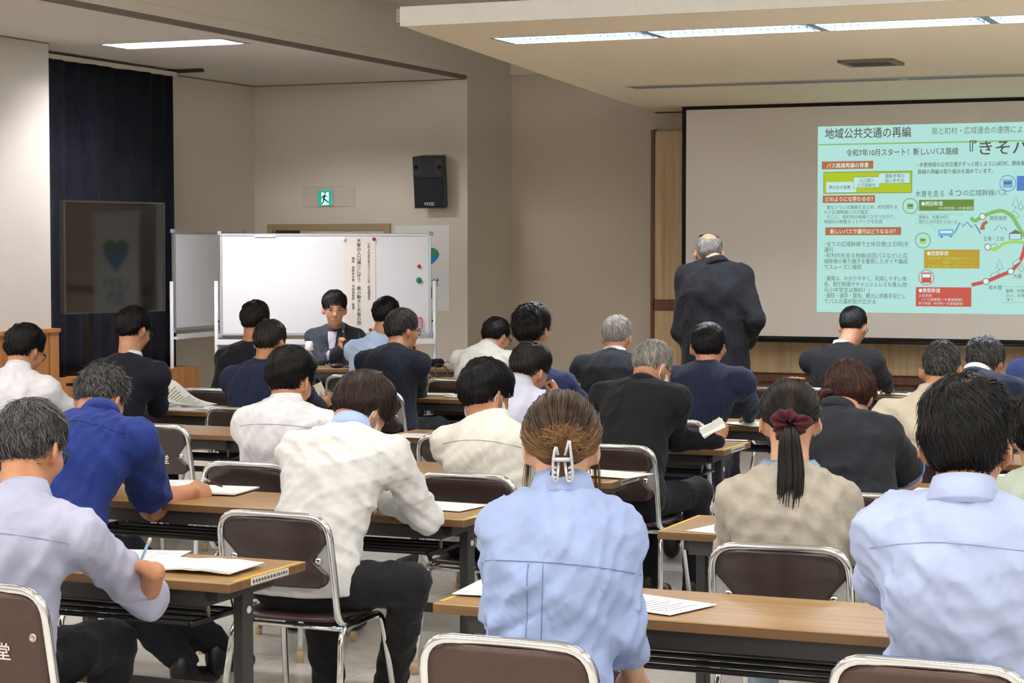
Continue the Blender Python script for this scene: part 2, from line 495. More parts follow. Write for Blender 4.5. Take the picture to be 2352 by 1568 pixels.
M_BLADE = plain('louvre_blade', '303e4e', .5)
M_TRAY = plain('lamp_tray', '8f9aa4', .6)
def louvred(name, x0, x1, y0, y1, z, label, group, tube_mat, blade_mat):
    """lamp let into a slot: tray, reflector, two tubes and cross blades below them"""
    e = empty(name, ((x0 + x1) / 2, (y0 + y1) / 2, z), 0, label, 'ceiling light', group)
    w, d = (x1 - x0) / 2, (y1 - y0) / 2
    MB().box(-w, w, -d, -d + .012, -.002, .09).box(-w, w, d - .012, d, -.002, .09).box(-w - .015, -w + .012, -d + .012, d - .012, -.002, .09).box(w - .012, w + .015, -d + .012, d - .012, -.002, .09).build('tray', M_TRAY, e)
    MB().box(-w, w, -d, d, .085, .095).build('reflector', M_WHITE, e)
    for y in (-d * .42, d * .42): MB().tube([(-w + .03, y, .06), (w - .03, y, .06)], .016, 8).build('tube', tube_mat, e)
    g = MB(); nb = int(2 * w / .045)
    for q in range(1, nb):
        x = -w + 2 * w * q / nb; g.box(x - .0015, x + .0015, -d + .012, d - .012, 0, .026)
    g.box(-w + .012, w - .012, -.002, .002, 0, .02)
    g.build('louvre', blade_mat, e)['kind'] = 'stuff'
    return e
louvred('ceiling_lamp', ax0, ax1, ay0, ay1, ZA, 'bright white strip lamp in the low ceiling above the dark curtain', None, emission('lit_alcove', 'fff8fb', 520.0), plain('louvre_white', 'd8d8dc', .5))
# lit strip in the dropped panel: louvred units end to end in a slot, tubes above the blades
xs = [sx0, at(1490, 76, z=ZP)[0], at(1875, 62, z=ZP)[0], at(2275, 47, z=ZP)[0]]
L = xs[2] - xs[1]
while xs[-1] + L < 5.1: xs.append(xs[-1] + L)
xs.append(5.2)
lab = ['louvred blue-white strip lamp, leftmost unit in the dropped ceiling panel', 'louvred blue-white strip lamp, second unit from the dropped panel corner',
       'louvred blue-white strip lamp, third unit from the dropped panel corner', 'louvred blue-white strip lamp, cut off by the picture\'s upper right edge']
for k in range(len(xs) - 1):
    x0, x1 = xs[k] + (.0 if k == 0 else .015), xs[k + 1] - .015
    louvred('strip_lamp', x0, x1, sy0, sy1, ZP, lab[k] if k < 4 else 'louvred strip lamp farther along the dropped panel, beyond the picture', 'strip lamps in the dropped panel', M_TUBEB, M_BLADE)
# air slots and a square vent in the panel
q0 = at(1425, 195, z=ZP); q1 = at(1450, 205, z=ZP); sx = at(2070, 177, z=ZP)[0]; syc = (q0[1] + q1[1]) / 2
M_VENT = plain('vent_grey', '8f8a80', .6)
for k, (x0, x1, lb) in enumerate([(q0[0], sx - .01, 'long grey air grille in the dropped ceiling, the unit nearer the curtain side'), (sx + .01, sx + 2.6, 'long grey air grille in the dropped ceiling, cut by the picture edge')]):
    e = empty('air_grille', ((x0 + x1) / 2, syc, ZP), 0, lb, 'vent', 'air grilles in the dropped panel')
    w = (x1 - x0) / 2
    MB().box(-w, w, -.13, -.115, -.008, 0).box(-w, w, .115, .13, -.008, 0).box(-w, -w + .015, -.115, .115, -.008, 0).box(w - .015, w, -.115, .115, -.008, 0).build('frame', M_FASCIA, e)
    MB().box(-w + .015, w - .015, -.115, .115, -.002, 0).build('backing', M_GAP, e)
    g = MB().box(-w + .015, w - .015, -.1, -.06, -.007, -.003).box(-w + .015, w - .015, -.045, -.005, -.007, -.003).box(-w + .015, w - .015, .01, .05, -.007, -.003).box(-w + .015, w - .015, .065, .105, -.007, -.003)
    for i in range(int(2 * w / .12)): g.box(-w + .05 + i * .12, -w + .056 + i * .12, -.115, .115, -.0085, -.003)
    g.build('vanes', M_VENT, e)
vp = at(2001, 141, z=ZP)
e = empty('ceiling_vent', (vp[0], vp[1], ZP), 0, 'small square brown vent in the dropped ceiling panel', 'vent')
MB().box(-.19, .19, -.19, -.15, -.02, 0).box(-.19, .19, .15, .19, -.02, 0).box(-.19, -.15, -.15, .15, -.02, 0).box(.15, .19, -.15, .15, -.02, 0).build('frame', plain('vent_brown', '7d7062', .6), e)
g = MB()
for i in range(5): g.box(-.15, .15, -.13 + i * .058, -.1 + i * .058, -.014, -.004)
g.build('vanes', plain('vent_dark', '4b4038', .6), e)
MB().box(-.15, .15, -.15, .15, -.004, 0).build('backing', M_GAP, e)
dk = at(1505, 245, z=ZP)
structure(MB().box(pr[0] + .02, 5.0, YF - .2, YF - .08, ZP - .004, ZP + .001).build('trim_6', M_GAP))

# hall lamps out of the picture; foremost row added to brighten the middle seats
n = 0
for yy in (-2.4, .5, 3.4, 7.0):
    for xx in (-6.2, -3.6, -1.0, 1.6, 4.2):
        batten('hall_lamp', xx - .65, xx + .65, yy - .15, yy + .15, ZM, 'unseen white strip lamp in the high hall ceiling above the audience', M_TUBE, 'hall ceiling lamps')
for yy in (2.5, 7.5):  # unseen lamps added to brighten the low side bay
    batten('added_side_lamp', -9.2, -8.0, yy - .13, yy + .13, ZA, 'white strip lamp in the low side ceiling, nearer the room\'s rear', M_TUBE, 'added side ceiling lamps')
# ------------------------------------------------------------------ curtain in the left wall
def curtain():
    n, m = 90, 14
    y0, y1, z0, z1 = YW - .05, 15.60, .6, 3.17
    rnd = random.Random(3); ph = [rnd.uniform(0, 6) for _ in range(4)]
    v = []
    for layer in (0, 1):
        for j in range(m + 1):
            s = j / m; z = z1 + (z0 - z1) * s
            for i in range(n + 1):
                q = i / n; y = y0 + (y1 - y0) * q
                a = (.014 + .012 * s) * math.sin(q * 62 + ph[0] + 1.2 * math.sin(q * 9 + ph[1])) + .018 * math.sin(q * 23 + ph[2] + .5 * s)
                v.append((-9.84 + a - .006 * layer, y, z))
    f = []
    N = (n + 1) * (m + 1)
    for layer in (0, 1):
        for j in range(m):
            for i in range(n):
                k = layer * N + j * (n + 1) + i
                q = (k, k + 1, k + n + 2, k + n + 1); f.append(q if layer == 0 else q[::-1])
    for i in range(n):
        f.append((i, N + i, N + i + 1, i + 1)); k = m * (n + 1) + i; f.append((k, k + 1, N + k + 1, N + k))
    root = empty('curtain', (0, 0, 0), 0, 'dark navy curtain hanging in folds behind the large display', 'curtain')
    o = mesh_obj('drape', v, f, cloth('navy_curtain', '0b0e18', rough=1.0, sheen=0.0), root, True)
    MB().box(-9.88, -9.80, y0, y1 + .02, 3.17, 3.205).build('curtain_rail', M_WALL, root)
    return root
curtain()
structure(MB().box(-10.0, -9.55, 15.60, 15.66, ZA - .03, ZA).build('trim_7', M_GAP))

# ------------------------------------------------------------------ exit sign on the alcove wall
pa = at(697, 475, Y=YB); pb = at(816, 428, Y=YB)
e = empty('exit_sign', ((pa[0] + pb[0]) / 2, YB, pa[2]), 0, 'green running-man emergency exit sign on a beige wall plate above the door', 'exit sign')
w, h = (pb[0] - pa[0]) / 2, pb[2] - pa[2]
MB().box(-w, w, -.015, 0, 0, h, .003).build('wall_plate', plain('plate_beige', 'd0c7b8', .7), e)
g0 = at(736, 473, Y=YB) - np.array(e.location); g1 = at(768, 436, Y=YB) - np.array(e.location)
gm = emission('exit_white', 'd8fff4', .6); gg = emission('exit_green', '12b99a', .55)
gg.node_tree.nodes['Principled BSDF'].inputs['Base Color'].default_value = lin('0a8a76')
MB().box(g0[0], g1[0], -.05, -.015, g0[2], g1[2], .004).build('sign_box', M_WHITE, e)
GW, GH = g1[0] - g0[0], g1[2] - g0[2]
def flat(name, poly, y, mat, parent, org=(0, 0), thick=.002):
    """flat shape in the wall's x-z plane facing -y"""
    m = MB().prism([(p[0] + org[0], p[1] + org[1]) for p in poly], 0, thick)
    m.xform(Matrix(((1, 0, 0, 0), (0, 0, -1, y), (0, 1, 0, 0), (0, 0, 0, 1))))
    return m.build(name, mat, parent)
og = (g0[0], g0[2])
flat('sign_face', [(0.004, .004), (GW - .004, .004), (GW - .004, GH - .004), (.004, GH - .004)], -.05, gg, e, og)
flat('sign_doorway', [(GW * .26, .01), (GW * .78, .01), (GW * .78, GH * .84), (GW * .26, GH * .84)], -.052, gm, e, og)
S = GW
def pg(*p): return [(x * GW, y * GH) for x, y in p]
man = MB()
def limb(a, b, r):
    a, b = np.array(a) * (GW, GH), np.array(b) * (GW, GH); d = b - a; d /= np.hypot(*d); nn = np.array([-d[1], d[0]]) * r * GW
    return [tuple(a + nn), tuple(b + nn), tuple(b - nn), tuple(a - nn)]
figure = [limb((.5, .68), (.42, .42), .07), limb((.46, .45), (.62, .3), .05), limb((.62, .3), (.78, .22), .045), limb((.43, .45), (.4, .25), .05), limb((.4, .25), (.26, .12), .045),
          limb((.5, .66), (.68, .56), .035), limb((.5, .66), (.34, .6), .035), limb((.34, .6), (.28, .48), .035),
          [(GW * (.52 + .065 * math.cos(k * .628)), GH * .78 + GW * .065 * math.sin(k * .628)) for k in range(10)]]
for q in figure:
    man.raw([(p[0] + og[0], -.0545, p[1] + og[1]) for p in q] + [(p[0] + og[0], -.0535, p[1] + og[1]) for p in q], [tuple(range(len(q))), tuple(range(2 * len(q) - 1, len(q) - 1, -1))] + [(i, (i + 1) % len(q), len(q) + (i + 1) % len(q), len(q) + i) for i in range(len(q))])
man.build('running_figure', plain('exit_figure', '0b7d6b', .6), e)

# ------------------------------------------------------------------ door behind the whiteboard
da = at(617, 515, Y=YB); db = at(898, 515, Y=YB)
dx0, dx1, dz = da[0], db[0], da[2]
M_DOOR = plain('door_paint', 'b1a68e', .5); M_DFR = plain('door_frame_paint', 'a3926e', .5)
door = structure(MB().box(dx0, dx0 + .06, YB - .03, YB, 0, dz).box(dx1 - .06, dx1, YB - .03, YB, 0, dz).box(dx0 + .06, dx1 - .06, YB - .03, YB, dz - .06, dz).build('door_1', M_DFR))
mid = at(810, 560, Y=YB)[0]
for a, b in ((dx0 + .065, mid - .004), (mid + .004, dx1 - .065)):
    lf = MB().box(a, b, YB - .018, YB - .002, .005, dz - .1, .003).build('door_leaf', M_DOOR, door)
    MB().tube([(b - .07, YB - .02, .98), (b - .07, YB - .06, .98), (b - .18, YB - .06, .98)], .01, 8).build('handle', M_ALU, lf)
MB().box(dx0 + .1, dx0 + .36, YB - .06, YB - .02, dz - .11, dz - .06, .006).build('door_closer', M_STEEL, door)

# ------------------------------------------------------------------ poster: paper sheet with a heart emblem
def poster(root, w, h, hw):
    """local: x right, z up from the lower left corner, facing -y"""
    MB().box(0, w, -.003, 0, 0, h).build('sheet', M_PAPER, root)
    G = plain('heart_green', '3f8f55', .7); B = plain('heart_blue', '2f86b8', .7)
    pts = []
    for k in range(48):
        t = 2 * math.pi * k / 48
        x = 1.08 * math.sin(t) ** 3; y = .9 * (13 * math.cos(t) - 4.4 * math.cos(2 * t) - 1.6 * math.cos(3 * t) - .6 * math.cos(4 * t)) / 17
        pts.append((x, y))
    cx, cz = w / 2, h * .62
    P = [(cx + hw * x, cz + hw * y) for x, y in pts]
    flat('heart_emblem', P, -.003, B, root)
    up = [(cx + hw * .99 * x, cz + hw * .99 * y) for x, y in pts if y > .12]
    up = sorted([p for p in up if p[0] >= cx], key=lambda p: -p[0])[::1]
    right = [(cx + hw * .985 * x, cz + hw * .985 * y) for x, y in pts[:13]]
    flat('heart_upper', right + [(cx, cz + hw * .05)], -.0055, G, root)
    left = [(cx - (p[0] - cx), p[1]) for p in right][::-1]
    flat('heart_upper', [(cx, cz + hw * .05)] + left, -.0055, G, root)
    I = plain('poster_ink', '3d7f9c', .7)
    text('しあわせ', w * .155, frame_m((w * .5, -.006, h * .30), (1, 0, 0), (0, 0, 1)), I, root, 'poster_lettering', 'CENTER', .01, 1.15)
    text('信州', w * .2, frame_m((w * .5, -.006, h * .16), (1, 0, 0), (0, 0, 1)), I, root, 'poster_lettering', 'CENTER', .012, 1.1)
p1 = at(1033, 714, Y=YB); p2 = at(1033, 517, Y=YB)
PH = p2[2] - p1[2]; PW = p1[0] - at(907, 517, Y=YB)[0]
e = empty('wall_poster', (p1[0] - PW, YB - .002, p1[2]), 0, 'white wall poster with a green and blue heart, half hidden by the whiteboard', 'poster')
poster(e, PW, PH, PW * .29)

# ------------------------------------------------------------------ loudspeaker on the alcove wall
s1 = at(987, 472, Y=YB - .2); s2 = at(987, 353, Y=YB - .2)
SH = s2[2] - s1[2]
e = empty('wall_speaker', (s1[0], YB - .02, s1[2]), math.radians(5), 'black box loudspeaker mounted high on the beige wall', 'speaker')
e.rotation_euler[0] = math.radians(7)
wf, wb, dp = .15, .11, .22
poly = [(-wf, -dp), (wf, -dp), (wb, -.03), (-wb, -.03)]
MB().prism(poly, 0, SH).build('cabinet', plain('speaker_black', '23252a', .6, bump=.2, nscale=200), e)
MB().box(-wf + .01, wf - .01, -dp - .012, -dp, .015, SH * .60, .004).build('grille', plain('speaker_grille', '15161a', .75, bump=.5, nscale=700), e)
hz = SH * .80
horn = MB(); a, b = .075, .095
o4 = [(-a, -dp - .006, hz - b), (a, -dp - .006, hz - b), (a, -dp - .006, hz + b), (-a, -dp - .006, hz + b)]
i4 = [(-.02, -dp + .07, hz - .02), (.02, -dp + .07, hz - .02), (.02, -dp + .07, hz + .03), (-.02, -dp + .07, hz + .03)]
MB().box(-wf + .01, wf - .01, -dp - .008, -dp - .001, SH * .62, SH - .012, .003).build('horn_plate', plain('speaker_plate', '1d2028', .5), e)
horn.raw([(p[0], -dp - .0095, p[2]) for p in o4] + [(p[0] * .35, -dp - .0085, hz + (p[2] - hz) * .3) for p in o4], [(0, 1, 5, 4), (1, 2, 6, 5), (2, 3, 7, 6), (3, 0, 4, 7), (4, 5, 6, 7)])
horn.build('horn', plain('speaker_horn', '0a0b0e', .45), e)
for x in (-.115, .115):
    MB().lathe([(0.0, 0), (.02, 0), (.02, .003), (0, .003)], 14).xform(Matrix.Translation((x, -dp - .0085, hz)) @ Matrix.Rotation(math.pi / 2, 4, 'X')).build('port', plain('speaker_hole', '030304', .8), e)
MB().box(-.05, .05, -.04, .02, SH * .35, SH * .55).build('wall_bracket', M_BLACK, e)
text('VOSS', .042, frame_m((0, -dp - .014, SH * .06), (1, 0, 0), (0, 0, 1)), plain('badge_silver', 'd8d8d8', .4), e, 'badge', 'CENTER', .02)

# ------------------------------------------------------------------ veneer wall panels and projection screen
SY = 17.75
wl = at(1500, 560, Y=YF - .1); zt = at(1507, 300, Y=YF - .1)[2]; zb1 = at(1510, 689, Y=YF - .1)[2]; zb0 = at(1510, 712, Y=YF - .1)[2]
ledge = at(1900, 862, Y=YF - .14)[2]
pw = structure(MB().box(wl[0], 3.4, YF - .06, YF, 0, zt).build('wall_panelling', M_BROWN))
MB().box(wl[0] - .025, wl[0] + .01, YF - .1, YF - .0, 0, zt + .01).build('edge_post', M_BROWN, pw)
x = wl[0] + .012; PWID = .92
while x < 3.3:
    for (a, b) in ((ledge + .01, zb0 - .004), (zb1 + .004, zt - .005)):
        MB().box(x, x + PWID - .004, YF - .09, YF - .06, a, b, .002).build('panel', M_TRAV, pw)
    x += PWID
MB().box(wl[0], 3.4, YF - .15, YF - .06, ledge - .07, ledge, .004).build('ledge', M_BROWN, pw)
MB().box(wl[0], 3.4, YF - .1, YF - .06, zb0, zb1).build('band', M_BROWN, pw)

c_tl = at(1567, 243, Y=SY); c_bl = at(1578, 778, Y=SY); w_tl = at(1573, 250, Y=SY); w_bl = at(1750, 768, Y=SY)
X0 = c_tl[0]; X1 = X0 + 4.65; Z1 = c_tl[2]; Z0 = c_bl[2]; bz1 = Z1 - (w_tl[2]); B = .04
scr = empty('projection_screen', ((X0 + X1) / 2, SY, 0), 0, 'large white projection screen with a black border showing a pale turquoise slide', 'screen')
OX = (X0 + X1) / 2
MB().box(X0 - OX, X1 - OX, 0, .004, Z0, Z1).build('black_border', plain('screen_border', '0b0c12', .8), scr)
MB().box(X0 - OX + B, X1 - OX - B, -.003, 0, Z0 + B, Z1 - B).build('screen_fabric', plain('screen_white', 'eae2dc', .9), scr)
MB().box(X0 - OX - .03, X1 - OX + .03, -.035, .05, Z1, Z1 + .03).build('roller_case', M_FASCIA, scr)
MB().tube([(X0 - OX, .0, Z0), (X1 - OX, .0, Z0)], .014, 8).build('bottom_bar', M_BLACK, scr)
for xx in (-1.2, 1.2): MB().box(xx - .01, xx + .01, .05, YF - SY - .02, Z1 + .005, Z1 + .02).build('hanger', M_BLACK, scr)

def em(name, col, s=.78):
    if name in MATS: return MATS[name]
    t = NT(name); t.b.inputs['Base Color'].default_value = (.03, .03, .03, 1); t.b.inputs['Roughness'].default_value = .9
    t.b.inputs['Specular IOR Level'].default_value = 0
    t.b.inputs['Emission Color'].default_value = lin(col); t.b.inputs['Emission Strength'].default_value = s
    MATS[name] = t.m; return t.m
E_BG = em('slide_bg', 'b4e6de'); E_TX = em('slide_ink', '5c5450'); E_GY = em('slide_grey', '6f7672'); E_BR = em('slide_brown', 'b5714c')
E_YG = em('slide_lime', 'b4c82c'); E_GR = em('slide_green', '86c06a'); E_DG = em('slide_olive', '6f9040'); E_PL = em('slide_pale', 'c2eae6')
E_GO = em('slide_gold', 'c2a03a'); E_RD = em('slide_red', 'cd5a4e'); E_BL = em('slide_blue', '5a82cc'); E_LB = em('slide_sky', '6fb6dc'); E_LG = em('slide_leaf', 'a6d860'); E_WH = em('slide_white', 'e4f6f0')

def sp(u, v): p = at(u, v, Y=SY); return p[0] - OX, p[2]
def srect(u0, v0, u1, v1, mat, lay, name='slide_box'):
    x0, z1 = sp(u0, v0); x1, _ = sp(u1, v1); z0 = sp(u0, v1)[1]
    yy = -.004 - .0008 * lay
    return MB().box(x0, x1, yy - .0006, yy, z0, z1).build(name, mat, scr)
def spoly(pts, mat, lay, name='slide_shape'):
    q = [sp(*p) for p in pts]; yy = -.004 - .0008 * lay
    return flat(name, q, yy, mat, scr, thick=.0006)
def sline(pts, wpx, mat, lay, name='slide_line', closed=False):
    q = [np.array(sp(*p)) for p in pts]; wm = wpx * 18.6 / FPX / 2; n = len(q); L, R = [], []
    for i in range(n):
        a = q[(i - 1) % n] if closed or i > 0 else q[i]; b = q[(i + 1) % n] if closed or i < n - 1 else q[i]
        d = b - a; d = d / (np.hypot(*d) + 1e-9); nn = np.array([-d[1], d[0]]) * wm; L.append(q[i] + nn); R.append(q[i] - nn)
    yy = -.0046 - .0008 * lay; v = [(p[0], yy, p[1]) for p in L + R]
    f = [(i, (i + 1) % n, n + (i + 1) % n, n + i) for i in range(n if closed else n - 1)]
    return mesh_obj(name, v, f, mat, scr)
def scirc(u, v, r, mat, lay, wpx=None):
    pts = [(u + r * math.cos(k * math.pi / 12), v + r * math.sin(k * math.pi / 12)) for k in range(24)]
    return sline(pts, wpx, mat, lay, 'slide_ring', True) if wpx else spoly(pts[::-1], mat, lay, 'slide_disc')
def stext(body, u0, u1, vb, px, mat, bold=0.0, lay=4):
    x0, z = sp(u0, vb); x1, _ = sp(u1, vb)
    text(body, px * 18.6 / FPX, frame_m((x0, -.0046 - .0008 * lay, z), (1, 0, 0), (0, 0, 1)), mat, scr, 'slide_lettering', 'LEFT', bold, width=x1 - x0, kind='stuff' if px < 16 else None)

bx0, bz1_ = sp(1879, 291); _, bz0_ = sp(1877, 716)
MB().box(bx0, bx0 + (bz1_ - bz0_) * 16 / 9 * .98, -.0042, -.003, bz0_, bz1_).build('slide_image', E_BG, scr)
srect(1881, 331, 2395, 334, E_GR, 1)
stext('地域公共交通の再編', 1895, 2092, 317, 25, E_TX, .009)
stext('県と町村・広域連合の連携によ', 2140, 2348, 308, 17, E_GY)
stext('令和7年10月スタート！新しいバス路線', 1944, 2201, 358, 17, E_TX, .007)
stext('『きそバス', 2204, 2378, 354, 34, E_TX, .01)
srect(1888, 371, 2006, 389, E_BR, 1); stext('バス路線再編の背景', 1899, 1995, 385, 11.5, E_WH, .01)
srect(1892, 395, 2095, 445, E_DG, 1); srect(1893.5, 396.5, 2093.5, 443.5, E_YG, 2)
srect(1898, 418, 1967, 442, E_PL, 3); stext('車社会の進展', 1904, 1953, 434, 9.5, E_GY, .006)
srect(1960, 406, 2021, 432, E_DG, 3); srect(1961, 407, 2020, 431, E_PL, 3.5); stext('人口減少', 1974, 2007, 418, 9.5, E_GY, .006, 5); stext('少子高齢化', 1969, 2012, 429, 9.5, E_GY, .006, 5)
srect(2018, 397, 2091, 422, E_DG, 3); srect(2019, 398, 2090, 421, E_PL, 3.5); stext('運転手等の', 2033, 2077, 408, 9.5, E_GY, .006, 5); stext('担い手不足', 2033, 2077, 419, 9.5, E_GY, .006, 5)
srect(1890, 449, 2010, 466, E_BR, 1); stext('どのようにな変わるの？', 1895, 2004, 462, 11.5, E_WH, .01)
for i, s_ in enumerate(['　重なっている路線をまとめ、町村間をま', 'たぐ広域幹線バスが誕生', '　そこに、各町村の枝線バスがつながり、', '地域内の移動ネットワークを形成']):
    stext(s_.strip('　'), 1893 + (6 if s_.startswith('　') else 0), [2061, 1994, 2056, 2027][i], 480 + i * 11, 9.8, E_GY, .004)
srect(1896, 522, 2070, 540, E_BR, 1); stext('新しいバスで運行はどうなるの？', 1907, 2057, 536, 11.5, E_WH, .01)
for i, (s_, r_) in enumerate([('･全ての広域幹線で土休日便(土日祝)を', 2085), ('運行', 1914), ('･町村内を走る枝線(巡回バスなど)と広', 2083), ('域幹線の乗り継ぎを重視したダイヤ編成', 2085), ('でスムーズに接続', 1978), None or ('', 0), ('･運賃は、わかりやすく、利用しやすい体', 2081), ('系、割引制度やキャッシュレスも導入(地', 2083), ('元小中学生は無料！)', 1997), ('･通院・通学・買物、観光に移動手段とし', 2079), ('てバスの選択肢が広がる', 2011)]):
    if s_: stext(s_, 1893, r_, 565 + i * 13.1, 12.2, E_GY, .004)
stext('・木曽地域の公共交通がずっと続くように6町村、関係者', 2102, 2350, 383, 11.2, E_TX, .005)
stext('路線の再編の取り組みを進めています。', 2108, 2281, 399, 11.2, E_TX, .005)
stext('木曽を走る', 2102, 2169, 451, 15, E_GY, .004); stext('４つ', 2176, 2205, 451, 20, E_GY, .004); stext('の広域幹線バス', 2211, 2312, 449, 15, E_GY, .004)
srect(2111, 459, 2237, 484, E_DG, 1); stext('●開田幹線', 2116, 2165, 472, 11, E_WH, .008); stext('（中央西線～木曽福島）', 2150, 2232, 481, 7, E_PL)
scirc(2091, 473, 18, E_DG, 1); scirc(2091, 473, 16.5, E_BG, 2); spoly([(2084, 467), (2098, 467), (2098, 480), (2084, 480)][::-1], E_GR, 3); srect(2085, 470, 2097, 474, E_GY, 4)
sline([(2103, 492), (2214, 492), (2214, 514), (2150, 514), (2150, 530), (2140, 514), (2103, 514)], .8, E_GR, 2, closed=True)
stext('運賃は、初乗200円、', 2110, 2180, 502, 8.4, E_GY, .004); stext('現行とほぼ変わらないよ', 2110, 2199, 512, 8.4, E_GY, .004)
spoly([(2156, 527), (2190, 526), (2191, 541), (2155, 543)][::-1], E_LB, 2, 'slide_bus'); srect(2160, 530, 2187, 535, E_WH, 3)
scirc(2163, 544, 2.5, E_BL, 3); scirc(2184, 543, 2.5, E_BL, 3)
sline([(2193, 535), (2205, 511), (2212, 520), (2222, 510), (2232, 522), (2240, 515), (2253, 537)], 2.5, E_BL, 2)
spoly([(2250, 527), (2256, 512), (2266, 505), (2270, 512), (2262, 517), (2262, 528)][::-1], E_BR, 2)
scirc(2120, 552, 18, E_DG, 1); scirc(2120, 552, 16.5, E_BG, 2); spoly([(2113, 546), (2127, 546), (2127, 559), (2113, 559)][::-1], E_LG, 3); srect(2114, 549, 2126, 553, E_GY, 4)
srect(2123, 573, 2250, 616, E_GO, 1); stext('●西部幹線', 2129, 2178, 586, 11, E_WH, .008)
for i, (s_, a, b) in enumerate([('白馬系統（木曽福島センター）', 2130, 2236), ('奥殿・Aコープ', 2165, 2222), ('王滝系統（王滝・三岳・Aコープ）', 2130, 2238)]): stext(s_, a, b, 596 + i * 9, 7, E_LG)
scirc(2128, 637, 18, E_RD, 1); scirc(2128, 637, 16.5, E_BG, 2); spoly([(2117, 626), (2139, 626), (2139, 649), (2117, 649)][::-1], E_RD, 3); srect(2119, 629, 2137, 637, E_WH, 4)
srect(2104, 659, 2231, 703, E_RD, 1); stext('●南部幹線', 2110, 2159, 671, 11, E_WH, .008)
for i, (s_, a, b) in enumerate([('上松系統', 2110, 2140), ('（バス須原間～木曽福島駅）', 2112, 2206), ('阿下系統（中学校～木曽福島駅）', 2110, 2212)]): stext(s_, a, b, 681 + i * 9, 7, E_PL)
def curve(pts, n=8):
    out = []
    P = [np.array(pts[0])] + [np.array(p) for p in pts] + [np.array(pts[-1])]
    for i in range(1, len(P) - 2):
        for k in range(n):
            t_ = k / n; a, b, c, d = P[i - 1], P[i], P[i + 1], P[i + 2]
            out.append(tuple(.5 * (2 * b + (c - a) * t_ + (2 * a - 5 * b + 4 * c - d) * t_ ** 2 + (3 * b - a - 3 * c + d) * t_ ** 3)))
    out.append(tuple(P[-2])); return out
sline(curve([(2230, 500), (2240, 507), (2257, 497), (2285, 486), (2305, 485), (2325, 498), (2345, 530), (2356, 545)]), 8, E_GR, 2, 'slide_route')
sline(curve([(2268, 567), (2285, 573), (2305, 560), (2330, 555), (2356, 558)]), 6, E_LG, 2, 'slide_route')
sline(curve([(2232, 654), (2265, 646), (2300, 632), (2325, 620), (2345, 595), (2352, 575), (2356, 560)]), 8, E_RD, 2, 'slide_route')
for (u, v) in ((2257, 497), (2269, 567), (2265, 646), (2322, 623)): scirc(u, v, 7, E_WH, 3); scirc(u, v, 7, E_GY, 4, 1.6)
for (s_, a, b, v) in (('開田高原', 2273, 2312, 505), ('王滝・三岳', 2258, 2306, 552), ('大桑', 2327, 2347, 638), ('南木曽', 2270, 2300, 664)): stext(s_, a, b, v, 10.5, E_GY, .004)
for (u, v, r) in ((2333, 462, 12), (2345, 470, 9), (2296, 606, 11), (2346, 612, 9)): sline([(u - r * .7, v + r), (u, v - r), (u + r * .7, v + r)], 1.2, E_GY, 2, 'slide_tree', True); sline([(u, v + r), (u, v + r * 1.4)], 1.5, E_GY, 2, 'slide_tree')
sline([(2283, 530), (2295, 517), (2302, 526), (2307, 521), (2313, 530)], 1.2, E_GY, 2)
srect(2318, 535, 2347, 550, E_GY, 2); srect(2320, 537, 2345, 549, E_PL, 3); spoly([(2318, 536), (2333, 527), (2347, 536)][::-1], E_GY, 3)
for (u, v, a_) in ((2280, 566, -.5), (2333, 492, .8), (2285, 630, -.45), (2335, 602, -.6)):
    c_, s_ = math.cos(a_), math.sin(a_)
    spoly([(u + c_ * x - s_ * y, v + s_ * x + c_ * y) for x, y in ((-10, -4), (-10, 4), (10, 4), (10, -4))], E_GY, 2); spoly([(u + c_ * x - s_ * y, v + s_ * x + c_ * y) for x, y in ((-9, -3), (-9, 3), (9, 3), (9, -3))], E_PL, 3)
scirc(2315, 421, 19, E_BL, 1); scirc(2315, 421, 17.5, E_BG, 2); spoly([(2304, 412), (2326, 412), (2326, 431), (2304, 431)][::-1], E_LB, 3); srect(2306, 417, 2324, 423, E_GY, 4)
srect(2336, 404, 2400, 438, E_BL, 1)
sline([(2301, 658), (2400, 658), (2400, 695), (2301, 695)], .8, E_GR, 2, closed=True)
for i, s_ in enumerate(['最寄、利用', 'さい。お待', 'す！']): stext(s_, 2310, [2352, 2352, 2325][i], 671 + i * 10.5, 8.6, E_GY, .006)

# ------------------------------------------------------------------ display on a stand (far left)
tl = at(147, 590, d=15.0); tr = at(378, 590, d=15.81)
ctr = (tl + tr) / 2; wv = (tr - tl)[:2]; TW = float(np.hypot(*wv)); ang = math.atan2(wv[1], wv[0])
tv = empty('display_panel', (ctr[0], ctr[1], 0), ang, 'large black flat display on a dark stand in front of the navy curtain', 'display')
zt0, zt1 = 1.163, 2.0
MB().box(-TW / 2, TW / 2, 0, .05, zt0, zt1, .006).build('casing', plain('tv_casing', '1b1b1d', .5), tv)
MB().box(-TW / 2 + .012, TW / 2 - .012, -.003, 0, zt0 + .012, zt1 - .012).build('screen_glass', plain('tv_glass', '29292b', .035, spec=1.0), tv)
MB().box(-TW / 2, TW / 2, -.006, .0, zt1 - .012, zt1).box(-TW / 2, -TW / 2 + .012, -.006, 0, zt0, zt1).box(TW / 2 - .012, TW / 2, -.006, 0, zt0, zt1).box(-TW / 2, TW / 2, -.006, 0, zt0, zt0 + .012).build('bezel', plain('tv_bezel', '4a4a4c', .4), tv)
for x in (-.2, .2): MB().box(x - .025, x + .025, .05, .09, .08, 1.7).build('upright', M_BLACK, tv)
for x in (-.2, .2): MB().box(x - .03, x + .03, -.3, .4, .04, .09, .005).build('foot', M_BLACK, tv)
MB().box(-.32, .32, -.14, .2, .62, .64).build('shelf', M_BLACK, tv)
